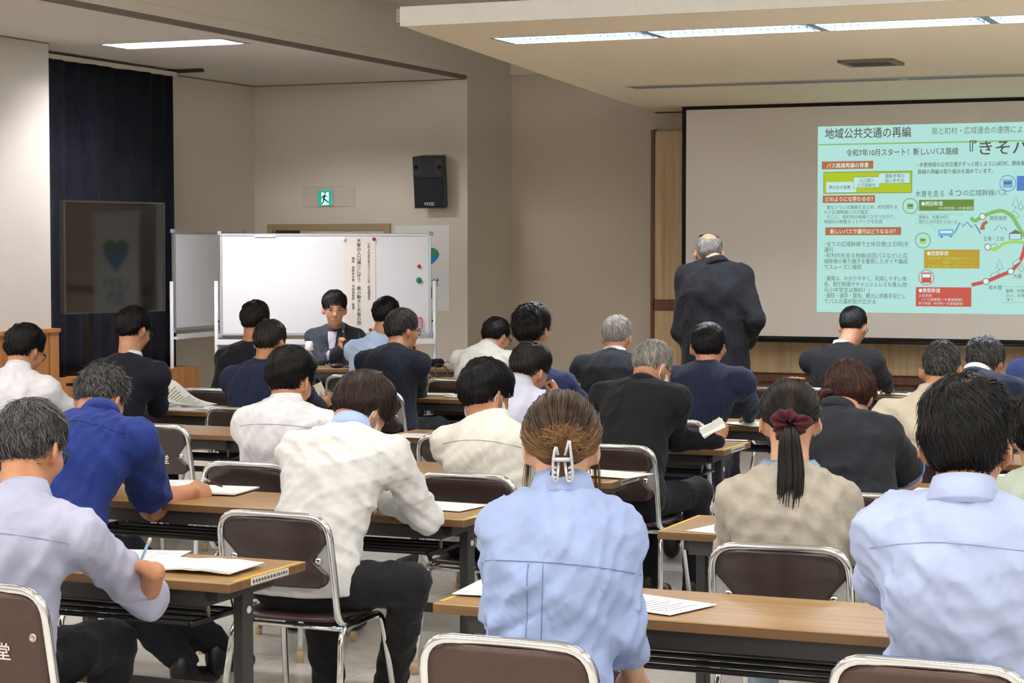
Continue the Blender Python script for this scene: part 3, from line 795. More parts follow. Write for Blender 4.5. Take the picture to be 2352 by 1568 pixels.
for x in (-.2, .2):
    for y in (-.27, .36): MB().lathe([(0, -.012), (.022, -.012), (.022, .012), (0, .012)], 12).xform(Matrix.Translation((x, y, .022)) @ Matrix.Rotation(math.pi / 2, 4, 'Y')).build('caster', M_BPLASTIC, tv)
# a second sheet with the heart emblem on the front wall, out of the picture; the dark glass mirrors it
nrm = np.array([math.sin(ang), -math.cos(ang)]); dd = ctr[:2] / np.hypot(*ctr[:2]); rf = dd - 2 * (dd @ nrm) * nrm
tt = (18.05 - ctr[1]) / rf[1]; hit = ctr[:2] + rf * tt
pb_ = empty('poster_board', (hit[0] - .55, 18.05, .75), 0, 'white sheet with a green heart, seen only mirrored in the dark display', 'poster')
poster(pb_, 1.1, 1.35, .3)
MB().box(-.02, 1.12, .0, .025, -.02, 1.37).build('backing_board', M_WHITE, pb_)
for x in (.1, 1.0): MB().box(x - .02, x + .02, .025, .06, -.75, .9).build('upright', M_ALU, pb_)
for x in (.1, 1.0): MB().box(x - .02, x + .02, -.2, .3, -.75, -.71).build('foot', M_ALU, pb_)

# ------------------------------------------------------------------ whiteboards
def caster_row(root, xs_, ys_, mat=None):
    for x in xs_:
        for y in ys_: MB().lathe([(0, -.012), (.028, -.012), (.028, .012), (0, .012)], 12).xform(Matrix.Translation((x, y, .028)) @ Matrix.Rotation(math.pi / 2, 4, 'Y')).build('caster', M_BPLASTIC, root)
M_WB = plain('whiteboard_face', 'd7dbe0', .25)
def whiteboard(name, A, Bp, z0, z1, label, pz):
    A, Bp = np.array(A[:2]), np.array(Bp[:2]); d = Bp - A; W = float(np.hypot(*d)); c = (A + Bp) / 2
    r = empty(name, (c[0], c[1], 0), math.atan2(d[1], d[0]), label, 'whiteboard', 'whiteboards')
    w = W / 2
    MB().box(-w + .02, w - .02, -.008, .012, z0 + .02, z1 - .02).build('writing_surface', M_WB, r)
    f = MB(); f.box(-w, w, -.014, .016, z1 - .022, z1, .003).box(-w, w, -.014, .016, z0, z0 + .022, .003).box(-w, -w + .022, -.014, .016, z0, z1, .003).box(w - .022, w, -.014, .016, z0, z1, .003)
    f.build('frame', M_ALU, r)
    for sx_ in (-w, w):
        for zz in (z0, z1): MB().box(sx_ - .018, sx_ + .018, -.017, .019, zz - .018, zz + .018, .004).build('corner_cap', plain('cap_grey', '8f9aa8', .5), r)
    for s_ in (-1, 1):
        p = MB().tube([(s_ * (w + .032), .0, .08), (s_ * (w + .032), .0, pz)], .017, 10).build('post', M_WHITE, r)
        MB().tube([(s_ * (w + .032), -.0, z0 + .12), (s_ * (w + .005), .0, z0 + .12)], .01, 8).build('pivot', M_BPLASTIC, p)
        MB().box(s_ * (w + .032) - .02, s_ * (w + .032) + .02, -.28, .28, .055, .09, .004).build('foot', M_WHITE, r)
    MB().box(-w - .03, w + .03, -.055, .02, z0 - .075, z0 - .055).box(-w - .03, w + .03, -.06, -.05, z0 - .075, z0 - .03).build('pen_tray', M_WHITE, r)
    MB().tube([(-w - .032, 0, .33), (w + .032, 0, .33)], .015, 8).build('stretcher', M_WHITE, r)
    caster_row(r, (-w - .032, w + .032), (-.25, .25))
    return r, w
wb, ww = whiteboard('whiteboard', at(505, 650, d=17.42), at(990, 650, d=17.6), .905, 1.775, 'wide white board on wheels behind the seated speaker with a vertical paper banner', 1.37)
WI = wb.matrix_basis.inverted()
wb_d = Vector((math.cos(wb.rotation_euler[2]), math.sin(wb.rotation_euler[2])))
def wbp(u, v, off=-.011):
    r = CF + CR * (u - 1176) / FPX - CU * (v - 784) / FPX
    n_ = np.array([-wb_d[1], wb_d[0], 0]); c_ = np.array(wb.location)
    t_ = (n_ @ (c_ - np.array([0, 0, CAMH]))) / (n_ @ r); p = np.array([0, 0, CAMH]) + r * t_ - c_
    return p[0] * wb_d[0] + p[1] * wb_d[1], p[2]
bpy.context.view_layer.update()
def banner(u0, u1, v0, v1):
    x0, z1 = wbp(u0, v0); x1, z0 = wbp(u1, v1)
    p = empty('paper_banner', (0, 0, 0), 0, 'tall white paper banner with vertical black lettering pinned to the whiteboard', 'banner')
    p.matrix_basis = wb.matrix_basis.copy()
    MB().box(x0, x1, -.0115, -.0095, z0, z1).build('sheet', plain('banner_paper', 'dcd9d2', .9), p)
    def col(body, u, va, vb, px, bold=0):
        x, za = wbp(u, va); _, zb = wbp(u, vb); n_ = len(body); step = (za - zb) / n_
        for i, ch in enumerate(body):
            if ch == ' ': continue
            text(ch, px * 17.5 / FPX, frame_m((x, -.0125, za - step * (i + .85)), (1, 0, 0), (0, 0, 1)), M_INK, p, 'banner_lettering', 'CENTER', bold)
    col('木曽の人口減少に伴う 県の動きと木曽の現', 824, 548, 747, 10.5, .012)
    col('令和8年度木曽ものづくりの会 経営講演会', 847, 558, 689, 7, .008)
    col('講師 長野県木曽 地域振興局 局長', 811, 590, 710, 7, .008)
    return p
banner(786, 863, 545, 765)
def magnet(u, v, r, col, label):
    x, z = wbp(u, v)
    m = MB().lathe([(r, 0), (r, .008), (r * .8, .014), (0, .015)], 16).xform(Matrix.Rotation(math.pi / 2, 4, 'X'))
    o = m.build('magnet', plain('magnet_' + col, col, .35), None)
    o.matrix_basis = wb.matrix_basis @ Matrix.Translation((x, -.0125, z)); tag(o, label, 'magnet', 'magnets on the whiteboard')
magnet(859, 549, .016, 'a32d2c', 'red round magnet at the upper corner of the paper banner')
magnet(851, 757, .016, 'a32d2c', 'red round magnet at the lower edge of the paper banner')
magnet(962, 611, .016, 'b02f36', 'red round magnet above the large green one')
magnet(962, 643, .025, '13805f', 'large green round magnet on the whiteboard\'s right part')
magnet(791, 549, .012, 'd8d8d6', 'small white magnet at the banner\'s upper left corner')
x, z = wbp(963, 741)
pk = MB().tube(rounded_path([(-.02, 0, -.045), (.02, 0, -.045), (.02, 0, .045), (-.02, 0, .045), (-.02, 0, -.04)], .018), .007, 6).build('pink_clip', plain('pink_plastic', 'd9668c', .4))
pk.matrix_basis = wb.matrix_basis @ Matrix.Translation((x, -.022, z)); tag(pk, 'small pink loop clip stuck low on the whiteboard', 'clip')
x, z = wbp(608, 541)
st = MB().box(-.09, .09, -.02, -.013, -.01, .004).build('magnet_bar', M_WHITE); st.matrix_basis = wb.matrix_basis @ Matrix.Translation((x, 0, z)); tag(st, 'thin white magnetic bar at the top edge of the whiteboard', 'magnet')
er = MB().box(-.09, .09, -.05, -.005, 0, .035, .01).build('board_eraser', plain('eraser_navy', '27304a', .7)); x, z = wbp(527, 790)
er.matrix_basis = wb.matrix_basis @ Matrix.Translation((x, 0, .905 - .055)); tag(er, 'dark blue board eraser lying on the whiteboard tray', 'eraser')
whiteboard('whiteboard', at(398, 650, d=17.9), at(560, 650, d=19.2), .93, 1.80, 'second whiteboard standing half hidden behind the wide one near the display', 1.36)

# ------------------------------------------------------------------ tables
def table_meshes():
    W, D = 1.8, .45
    m = {}
    top = MB().box(0, W, 0, D, .672, .70, .0025).mesh('tabletop'); top.materials.append(M_TEDGE); top.materials.append(M_TABLE)
    for p in top.polygons:
        if p.normal.z > .5: p.material_index = 1
    m['tabletop'] = [(top, None)]
    m['apron'] = [(MB().box(.1, W - .1, .03, .045, .622, .672).box(.1, W - .1, D - .045, D - .03, .622, .672).box(.1, .115, .045, D - .045, .622, .672).box(W - .115, W - .1, .045, D - .045, .622, .672).mesh('apron'), M_STEEL)]
    m['shelf_rod'] = [(MB().tube([(.16, y, .565), (W - .16, y, .565)], .008, 8).mesh('shelf_rod'), M_BLACK) for y in (.07, .15, .23, .31)]
    m['shelf_end'] = [(MB().tube([(x, .05, .565), (x, .37, .565)], .010, 8).mesh('shelf_end'), M_BLACK) for x in (.16, W - .16)]
    m['brace'] = [(MB().tube([(x + a, .10, .64), (x + b, .15, .565)], .006, 6).mesh('brace'), M_GREY) for x, a, b in ((.16, -.03, .0), (W - .16, .03, .0))]
    m['leg'] = [(MB().box(x - .018, x + .018, .20, .26, .03, .64, .004).box(x - .018, x + .018, .06, .39, .632, .664, .003).mesh('leg'), M_STEEL) for x in (.09, W - .09)]
    m['foot'] = [(MB().box(x - .02, x + .02, .03, .42, .045, .08, .006).mesh('foot'), M_STEEL) for x in (.09, W - .09)]
    cs = MB().lathe([(0, -.011), (.022, -.011), (.022, .011), (0, .011)], 12)
    m['caster'] = []
    for x in (.09, W - .09):
        for y in (.06, .39):
            q = MB(); q.v = list(cs.v); q.f = list(cs.f); q.sm = list(cs.sm); q.xform(Matrix.Translation((x, y, .0225)) @ Matrix.Rotation(math.pi / 2, 4, 'Y'))
            m['caster'].append((q.mesh('caster'), M_BPLASTIC))
    m['stretcher'] = [(MB().box(.09, W - .09, .215, .245, .325, .355).mesh('stretcher'), M_STEEL)]
    m['bolt'] = [(MB().lathe([(.012, 0), (.010, .004), (0, .005)], 12).xform(Matrix.Translation((W - .072, .23, .585)) @ Matrix.Rotation(math.pi / 2, 4, 'Y')).mesh('bolt'), M_LABELW)]
    m['edge_tape'] = [(MB().box(x - .0065, x + .0065, .035, D - .02, .70, .7006).mesh('edge_tape'), M_TAPE) for x in (.0095, W - .0095)]
    lb = MB().box(W, W + .001, .12, .34, .677, .697).mesh('end_label')
    m['end_label'] = [(lb, M_LABELW)]
    ink = MB(); rnd = random.Random(5); y = .13
    while y < .33:
        w_ = rnd.choice((.008, .011, .014))
        ink.box(W + .001, W + .0015, y, y + w_ * .35, .681, .693).box(W + .001, W + .0015, y, y + w_, .6855, .688).box(W + .001, W + .0015, y + w_ * .6, y + w_ * .8, .680, .690); y += w_ + .004
    m['label_print'] = [(ink.mesh('label_print'), M_INK)]
    for k in m:
        for me, mt in m[k]:
            if mt is not None and len(me.materials) == 0: me.materials.append(mt)
    return m
TM = table_meshes()
def table(x0, y0, label, rz=0.0, group='folding tables of the audience'):
    e = empty('folding_table', (x0, y0, 0), rz, label, 'table', group)
    lab_o = None
    for k, lst in TM.items():
        for me, mt in lst:
            if k == 'label_print': link(k, me, None, lab_o)
            else:
                o = link(k, me, None, e)
                if k == 'end_label': lab_o = o
    return e
ROW = {1: 4.95, 2: 6.47, 3: 7.75, 4: 9.13, 5: 10.35, 6: 11.68, 7: 13.0}
table(-4.76, 4.97, 'wood-top folding table in front of the man in the lavender shirt')
table(-4.71, 6.47, 'wood-top folding table shared by the blue polo man and white sweater')
table(-4.63, 7.74, 'wood-top folding table in front of the two white-shirted young men')
table(-4.60, 9.20, 'wood-top folding table in front of the masked man in black suit')
table(-4.60, 10.50, 'wood-top folding table in front of the pinstriped navy suit man')
table(-2.30, 4.91, 'wood-top folding table in front of the woman with the claw clip')
table(-2.20, 6.47, 'wood-top folding table in front of the woman with the maroon scrunchie')
table(-2.15, 7.77, 'wood-top folding table in front of the woman in the black polo')
table(-2.15, 9.08, 'wood-top folding table in front of the man in the cream jacket')
table(-2.15, 10.42, 'wood-top folding table near the navy-suited man with wavy dark hair')
table(-7.07, 8.96, 'wood-top folding table in front of the empty lettered chair')
table(-7.07, 10.2, 'wood-top folding table bearing the curled booklet')
table(-7.75, 11.5, 'wood-top folding table in front of the whiteboard\'s dark-suited listener')
table(-5.75, 11.66, 'wood-top folding table the chin-resting man leans on')
table(-6.91, 13.0, 'wood-top folding table nearest the speaker\'s own table')
table(-4.48, 13.0, 'wood-top folding table before the man in black below the slide')
table(-2.50, 12.95, 'wood-top folding table cut off by the picture\'s right edge')
pt = at(690, 847, z=.7)
table(pt[0], pt[1], 'wood-top folding table with cables where the speaker sits facing the audience', YAW, 'speaker table')
PT = pt

# ------------------------------------------------------------------ chairs
M_SEATD = plain('chair_vinyl_dark', '3a2c2b', .35, noise=.05, nscale=60)
M_BACKG = plain('chair_back_shell', '382d2c', .2, noise=.04, nscale=50)
M_PRINT = plain('chair_print', 'd6d0c8', .6)
def backrest_mesh(kind):
    """panel between the tubes, slightly bowed; kind 1 has cut lower corners for the brackets"""
    nx_, nz_ = 16, 30 if kind else 14; v = []; f = []
    z1, z0 = .772, .545 if kind else .47
    for lay in (0, 1):
        for j in range(nz_ + 1):
            z = z0 + (z1 - z0) * j / nz_
            hw = .193
            if z > z1 - .055: q = (z - (z1 - .055)) / .055; hw = .193 - .055 * (1 - math.sqrt(max(0, 1 - q * q)))
            if kind:
                hw = min(hw, float(np.interp(z, [.545, .552, .565, .59, .637, .70], [.150, .168, .182, .190, .138, .193])))
            for i in range(nx_ + 1):
                s = -1 + 2 * i / nx_
                y = -.185 - (z - .44) * .17 - .012 * (1 - s * s) + (.006 if lay else -.006)
                v.append((s * hw, y, z))
    N = (nx_ + 1) * (nz_ + 1)
    for lay in (0, 1):
        for j in range(nz_):
            for i in range(nx_):
                k = lay * N + j * (nx_ + 1) + i; q = (k, k + 1, k + nx_ + 2, k + nx_ + 1); f.append(q[::-1] if lay else q)
    ring = list(range(nx_ + 1)) + [j * (nx_ + 1) + nx_ for j in range(1, nz_ + 1)] + [nz_ * (nx_ + 1) + i for i in range(nx_ - 1, -1, -1)] + [j * (nx_ + 1) for j in range(nz_ - 1, 0, -1)]
    for i in range(len(ring)):
        a, b = ring[i], ring[(i + 1) % len(ring)]; f.append((a, N + a, N + b, b))
    m = MB(); m.raw(v, f, True); return m.mesh('backrest')
def chair_meshes(kind):
    m = {}
    def by(z): return -.185 - (z - .44) * .17
    fr = rounded_path([(-.175, .10, .425), (-.2, -.17, .425), (-.205, by(.6), .6), (-.2, by(.782), .782), (.2, by(.782), .782), (.205, by(.6), .6), (.2, -.17, .425), (.175, .10, .425)], [.05, .1, .075, .075, .1, .05], 6)
    m['back_frame'] = [(MB().tube(fr, .0125, 10).mesh('back_frame'), M_CHROME)]
    m['backrest'] = [(backrest_mesh(kind), M_BACKG if kind else M_SEAT)]
    st_ = MB(); nn = 14; v = []; f = []
    for lay, zz in ((0, .452), (1, .428)):
        for j in range(nn + 1):
            for i in range(nn + 1):
                a, b = -1 + 2 * i / nn, -1 + 2 * j / nn
                x = a * math.sqrt(1 - b * b * .22) * .195; y = b * math.sqrt(1 - a * a * .22) * .2 + .015
                z = zz + (-.012 * (1 - a * a) * (1 - b * b) if lay == 0 else 0) - (.012 * (max(abs(a), abs(b)) ** 6) if lay == 0 else 0)
                v.append((x, y, z))
    N = (nn + 1) ** 2
    for lay in (0, 1):
        for j in range(nn):
            for i in range(nn):
                k = lay * N + j * (nn + 1) + i; q = (k, k + 1, k + nn + 2, k + nn + 1); f.append(q if lay == 0 else q[::-1])
    ring = list(range(nn)) + [j * (nn + 1) + nn for j in range(nn)] + [nn * (nn + 1) + i for i in range(nn, 0, -1)] + [j * (nn + 1) for j in range(nn, 0, -1)]
    for i in range(len(ring)):
        a, b = ring[i], ring[(i + 1) % len(ring)]; f.append((a, N + a, N + b, b))
    st_.raw(v, f, True)
    m['seat'] = [(st_.mesh('seat'), M_SEATD)]
    m['side_frame'] = []
    for s in (-1, 1):
        m['side_frame'].append((MB().tube(rounded_path([(s * .225, -.22, .03), (s * .2, -.15, .405), (s * .19, .16, .415), (s * .215, .235, .03)], .05, 5), .011, 10).mesh('side_frame'), M_CHROME))
    m['crossbar'] = [(MB().tube([(-.2, y, .405), (.2, y, .405)], .009, 8).mesh('crossbar'), M_CHROME) for y in (-.14, .13)]
    m['foot_cap'] = [(MB().lathe([(0, 0), (.014, 0), (.016, .03), (.013, .045), (0, .045)], 10, (sx_, sy_, 0)).mesh('foot_cap'), M_RUBBER) for sx_ in (-.226, .226) for sy_ in (-.222, .237)]
    if kind:
        m['bracket'] = []
        for s in (-1, 1):
            q = [(s * .2, .712), (s * .190, .706), (s * .137, .648), (s * .131, .637), (s * .137, .626), (s * .190, .582), (s * .2, .576)]
            if s > 0: q = q[::-1]
            g = MB().prism(q, 0, .004); g.xform(Matrix(((1, 0, 0, 0), (0, -.17, -1, -.185 + .44 * .17 + .003), (0, 1, 0, 0), (0, 0, 0, 1))))
            m['bracket'].append((g.mesh('bracket'), plain('bracket_steel', 'b9bab8', .35, .6)))
        m['bolt'] = [(MB().lathe([(.013, 0), (.012, .004), (.006, .006), (0, .006)], 12).xform(Matrix.Translation((s * .155, by(.637) - .003, .637)) @ Matrix.Rotation(math.pi / 2, 4, 'X')).mesh('bolt'), M_CHROME) for s in (-1, 1)]
    else:
        m['bolt'] = [(MB().lathe([(.012, 0), (.011, .003), (.006, .004), (.0055, .002), (0, .002)], 14).xform(Matrix.Translation((s * .163, by(z) - .0095, z)) @ Matrix.Rotation(math.pi / 2, 4, 'X')).mesh('bolt'), plain('bolt_steel', 'b8b0a4', .3, .7)) for s in (-1, 1) for z in (.66, .52)]
    for k in m:
        for me, mt in m[k]:
            if len(me.materials) == 0: me.materials.append(mt)
    return m
CHM = {0: chair_meshes(0), 1: chair_meshes(1)}
PRINT_ME = {}
def chair(x, y, rz, label, kind=1, printed=False, group='chrome stacking chairs'):
    e = empty('stacking_chair', (x, y, 0), rz, label, 'chair', group)
    for k, lst in CHM[kind].items():
        for me, mt in lst:
            o = link(k, me, None, e)
            if k == 'backrest' and printed:
                z = .6
                text('堂', .05, frame_m((.07, -.185 - (z - .44) * .17 - .0178, z), (1, 0, 0), (0, -.17, 1)) @ Matrix.Diagonal((1, 1, 1, 1)), M_PRINT, o, 'chair_lettering', 'CENTER', .012)
    return e
# ------------------------------------------------------------------ distance-field modelling for people
def smin(a, b, k):
    if k <= 0: return np.minimum(a, b)
    h = np.maximum(k - np.abs(a - b), 0) / k
    return np.minimum(a, b) - h * h * k * .25

class Field:
    def __init__(s): s.p = []; s.cuts = []; s.disp = None
    def cone(s, a, b, r1, r2, k=.02):
        a, b = np.array(a, float), np.array(b, float); ba = b - a; L2 = max(ba @ ba, 1e-9)
        def fn(P):
            pa = P - a; h = np.clip(pa @ ba / L2, 0, 1)
            d = pa - h[..., None] * ba
            return np.sqrt((d * d).sum(-1)) - (r1 + (r2 - r1) * h)
        s.p.append((fn, (a + b) / 2, math.sqrt(L2) / 2 + max(r1, r2), k)); return s
    def ell(s, c, sz, k=.02, R=None):
        c = np.array(c, float); sz = np.array(sz, float); R = np.eye(3) if R is None else np.array(R)
        def fn(P):
            q = (P - c) @ R
            k0 = np.sqrt(((q / sz) ** 2).sum(-1)); k1 = np.sqrt(((q / sz ** 2) ** 2).sum(-1)) + 1e-9
            return k0 * (k0 - 1) / k1
        s.p.append((fn, c, max(sz), k)); return s
    def cut(s, p, n, k=.004):
        """remove the half space beyond p along n"""
        p = np.array(p, float); n = np.array(n, float); n /= np.linalg.norm(n)
        s.cuts.append((lambda P: (P - p) @ n, k)); return s
    def cutfn(s, fn, k=.004): s.cuts.append((fn, k)); return s
    def evaluate(s, P, cent=None, hd=0.0, disp=None):
        D = np.full(P.shape[:-1], 1e3)
        for fn, c, r, k in s.p:
            if cent is not None:
                sel = (np.sqrt(((cent - c) ** 2).sum(-1)) - r) < hd + .07
                if not sel.any(): continue
                D[sel] = smin(D[sel], fn(P[sel]), k)
            else: D = smin(D, fn(P), k)
        if disp is not None: D = D - disp(P)
        for fn, k in s.cuts: D = -smin(-D, -fn(P), k)
        return D
    def mesh(s, name, vox, smooth=1):
        lo = np.min([c - r for _, c, r, _ in s.p], 0) - 3 * vox; hi = np.max([c + r for _, c, r, _ in s.p], 0) + 3 * vox
        B = 6; nb = np.ceil((hi - lo) / (vox * B)).astype(int); n = nb * B
        ci = np.stack(np.meshgrid(*[np.arange(q) for q in nb], indexing='ij'), -1).reshape(-1, 3)
        cent = lo + (ci * B + (B - 1) / 2) * vox
        hd = vox * B * .87
        Dc = s.evaluate(cent)
        act = np.abs(Dc) < hd * 1.25 + .012
        V = np.repeat(np.repeat(np.repeat(Dc.reshape(nb), B, 0), B, 1), B, 2).astype(np.float32)
        ac = ci[act]; off = np.stack(np.meshgrid(*[np.arange(B)] * 3, indexing='ij'), -1).reshape(-1, 3)
        gi = ac[:, None, :] * B + off[None]
        P = lo + gi * vox
        D = s.evaluate(P, cent[act], hd, s.disp)
        V[gi[..., 0], gi[..., 1], gi[..., 2]] = D
        Vq, Q = surface_nets(V, lo, vox)
        for _ in range(smooth): Vq = relax(Vq, Q)
        return Vq, Q

def surface_nets(V, lo, vox):
    S = V < 0
    nx, ny, nz = V.shape
    cnt = np.zeros((nx - 1, ny - 1, nz - 1), np.int8)
    for a in (0, 1):
        for b in (0, 1):
            for c in (0, 1): cnt += S[a:nx - 1 + a, b:ny - 1 + b, c:nz - 1 + c]
    A = (cnt > 0) & (cnt < 8)
    idx = np.argwhere(A); ids = np.full(A.shape, -1, np.int64); ids[A] = np.arange(len(idx))
    cv = {}
    for a in (0, 1):
        for b in (0, 1):
            for c in (0, 1): cv[a, b, c] = V[idx[:, 0] + a, idx[:, 1] + b, idx[:, 2] + c]
    acc = np.zeros((len(idx), 3)); num = np.zeros(len(idx))
    for ax in range(3):
        o = [q for q in range(3) if q != ax]
        for m in (0, 1):
            for q in (0, 1):
                k0 = [0, 0, 0]; k0[o[0]] = m; k0[o[1]] = q; k1 = list(k0); k1[ax] = 1
                v0, v1 = cv[tuple(k0)], cv[tuple(k1)]
                x = (v0 < 0) != (v1 < 0)
                t = np.where(x, v0 / np.where(x, v0 - v1, 1), 0)
                p = np.zeros((len(idx), 3)); p[:, o[0]] = m; p[:, o[1]] = q; p[:, ax] = t
                acc += p * x[:, None]; num += x
    verts = lo + (idx + acc / num[:, None]) * vox
    quads = []
    for ax in range(3):
        o = [(ax + 1) % 3, (ax + 2) % 3]
        s0 = [slice(1, -1)] * 3; s1 = [slice(1, -1)] * 3
        s0[ax] = slice(0, -1); s1[ax] = slice(1, None)
        a, b = S[tuple(s0)], S[tuple(s1)]
        e = np.argwhere(a != b)
        if not len(e): continue
        inside = a[e[:, 0], e[:, 1], e[:, 2]]
        e = e + 1; e[:, ax] -= 1
        def cell(d0, d1):
            q = e.copy(); q[:, o[0]] += d0; q[:, o[1]] += d1; return ids[q[:, 0], q[:, 1], q[:, 2]]
        f = np.stack([cell(-1, -1), cell(0, -1), cell(0, 0), cell(-1, 0)], 1)
        f[~inside] = f[~inside][:, ::-1]
        quads.append(f)
    Q = np.concatenate(quads); Q = Q[(Q >= 0).all(1)]
    return verts, Q

def relax(V, Q, w=.5):
    S = np.zeros_like(V); C = np.zeros(len(V))
    for i in range(4):
        a, b = Q[:, i], Q[:, (i + 1) % 4]
        for ax in range(3):
            S[:, ax] += np.bincount(a, V[b, ax], len(V)) + np.bincount(b, V[a, ax], len(V))
        C += np.bincount(a, minlength=len(V)) + np.bincount(b, minlength=len(V))
    return V * (1 - w) + w * S / np.maximum(C, 1)[:, None]

def folds(seed, amp=.004, scale=1.0):
    r = np.random.RandomState(seed)
    K = []
    for i in range(7):
        lam = [.22, .16, .12, .09, .07, .05, .038][i] / scale
        d = r.normal(size=3); d[2] = abs(d[2]) * 1.2; d /= np.linalg.norm(d)
        K.append((d * 2 * math.pi / lam, r.uniform(0, 6.28), amp * [1.0, .9, .8, .6, .4, .28, .2][i]))
    W = r.normal(size=(3, 3)) * 7
    def fn(P):
        q = P + .035 * np.sin(P @ W + seed)
        out = 0
        for k, ph, a in K:
            sv = np.sin(q @ k + ph); out = out + a * (1 - 1.6 * np.abs(sv))
        return out * .55
    return fn

def rotm(yaw=0, pitch=0, roll=0):
    """yaw to the left, pitch looking down, roll leaning the head to its right"""
    y, p, r = map(math.radians, (yaw, -pitch, roll))
    Rz = np.array([[math.cos(y), -math.sin(y), 0], [math.sin(y), math.cos(y), 0], [0, 0, 1]])
    Rx = np.array([[1, 0, 0], [0, math.cos(p), -math.sin(p)], [0, math.sin(p), math.cos(p)]])
    Ry = np.array([[math.cos(r), 0, math.sin(r)], [0, 1, 0], [-math.sin(r), 0, math.cos(r)]])
    return Rz @ Rx @ Ry

def unit(v): v = np.array(v, float); return v / (np.linalg.norm(v) + 1e-9)

def ik(S, T, l1, l2, hint):
    d = T - S; L = np.linalg.norm(d); u = d / L; L = min(L, l1 + l2 - .004); L = max(L, abs(l1 - l2) + .02)
    a = (l1 * l1 - l2 * l2 + L * L) / (2 * L); h = math.sqrt(max(l1 * l1 - a * a, 0))
    p = hint - u * (hint @ u); p = unit(p)
    return S + u * a + p * h, S + u * L

def hand(F, w, d, n, side, curl=.5, s=1.0, spread=1.0, thumb=.6):
    """hand from wrist w: d towards the fingers, n palm direction, side +1 when the thumb lies along n x d"""
    d = unit(d); n = unit(n - d * (np.array(n) @ d)); t = unit(np.cross(n, d)) * side
    R = np.stack([d, t, n], 1)
    F.ell(w + d * .045 * s, (.052 * s, .040 * s, .017 * s), .012, R)
    F.ell(w + d * .03 * s + t * .022 * s + n * .008 * s, (.032 * s, .02 * s, .016 * s), .012, R)
    for i, (o, L) in enumerate(((.030, .072), (.010, .080), (-.010, .074), (-.029, .058))):
        p = w + d * (.088 - .006 * abs(i - 1.2)) * s + t * o * s; ang = 0; dr = unit(d + t * (o * 2.2 * spread))
        r = (.0088, .009, .0086, .0075)[i] * s
        for j, fr in enumerate((.45, .31, .24)):
            ang += curl * (1.05, 1.1, .7)[j] * (1 + .08 * i)
            v = dr * math.cos(ang) + n * math.sin(ang)
            q = p + v * L * fr * s
            F.cone(p, q, r * (1 - .08 * j), r * (.92 - .1 * j), .005); p = q
    p = w + d * .022 * s + t * .03 * s; v = unit(d * .62 + t * (.75 - thumb * .4) + n * (.15 + thumb * .6))
    q = p + v * .042 * s; F.cone(p, q, .0135 * s, .0105 * s, .008)
    v2 = unit(v * .7 + d * .6 + n * .35 * thumb - t * .25); F.cone(q, q + v2 * .03 * s, .0105 * s, .0085 * s, .006)

# ---- hair -----------------------------------------------------------------
AZ = np.radians([0, 25, 45, 62, 78, 95, 112, 130, 150, 180])
HL = {   # hairline: polar angle (degrees, pole tilted back) by azimuth from the face
    'short':  [74, 76, 84, 98, 106, 90, 92, 112, 121, 124],
    'medium': [82, 86, 94, 104, 108, 94, 96, 116, 124, 127],
    'bowl':   [96, 98, 102, 106, 108, 100, 102, 118, 127, 130],
    'long':   [80, 84, 92, 108, 120, 124, 124, 124, 124, 124],
    'pulled': [72, 76, 86, 98, 102, 88, 90, 100, 106, 110],
}
TILT = math.radians(22)
def scalp(az, ph, t):
    """point on the hair shell: azimuth from the face (positive left), polar angle from the tilted crown, thickness t"""
    x = -np.sin(ph) * np.sin(az); y = np.sin(ph) * np.cos(az); z = np.cos(ph)
    y2 = y * math.cos(TILT) - z * math.sin(TILT); z2 = y * math.sin(TILT) + z * math.cos(TILT)
    dirs = np.stack([x, y2, z2], -1)
    ax = np.array([.0765, .0965, .0945]) + t[..., None]
    k = 1 / np.sqrt(((dirs / ax) ** 2).sum(-1))
    p = dirs * k[..., None]
    # the nape runs down to the neck instead of turning in
    low = np.clip((-p[..., 2] - .03) / .06, 0, 1) * (p[..., 1] < .02)
    p[..., 1] -= low * .006
    return p + np.array([0, -.012, .022])

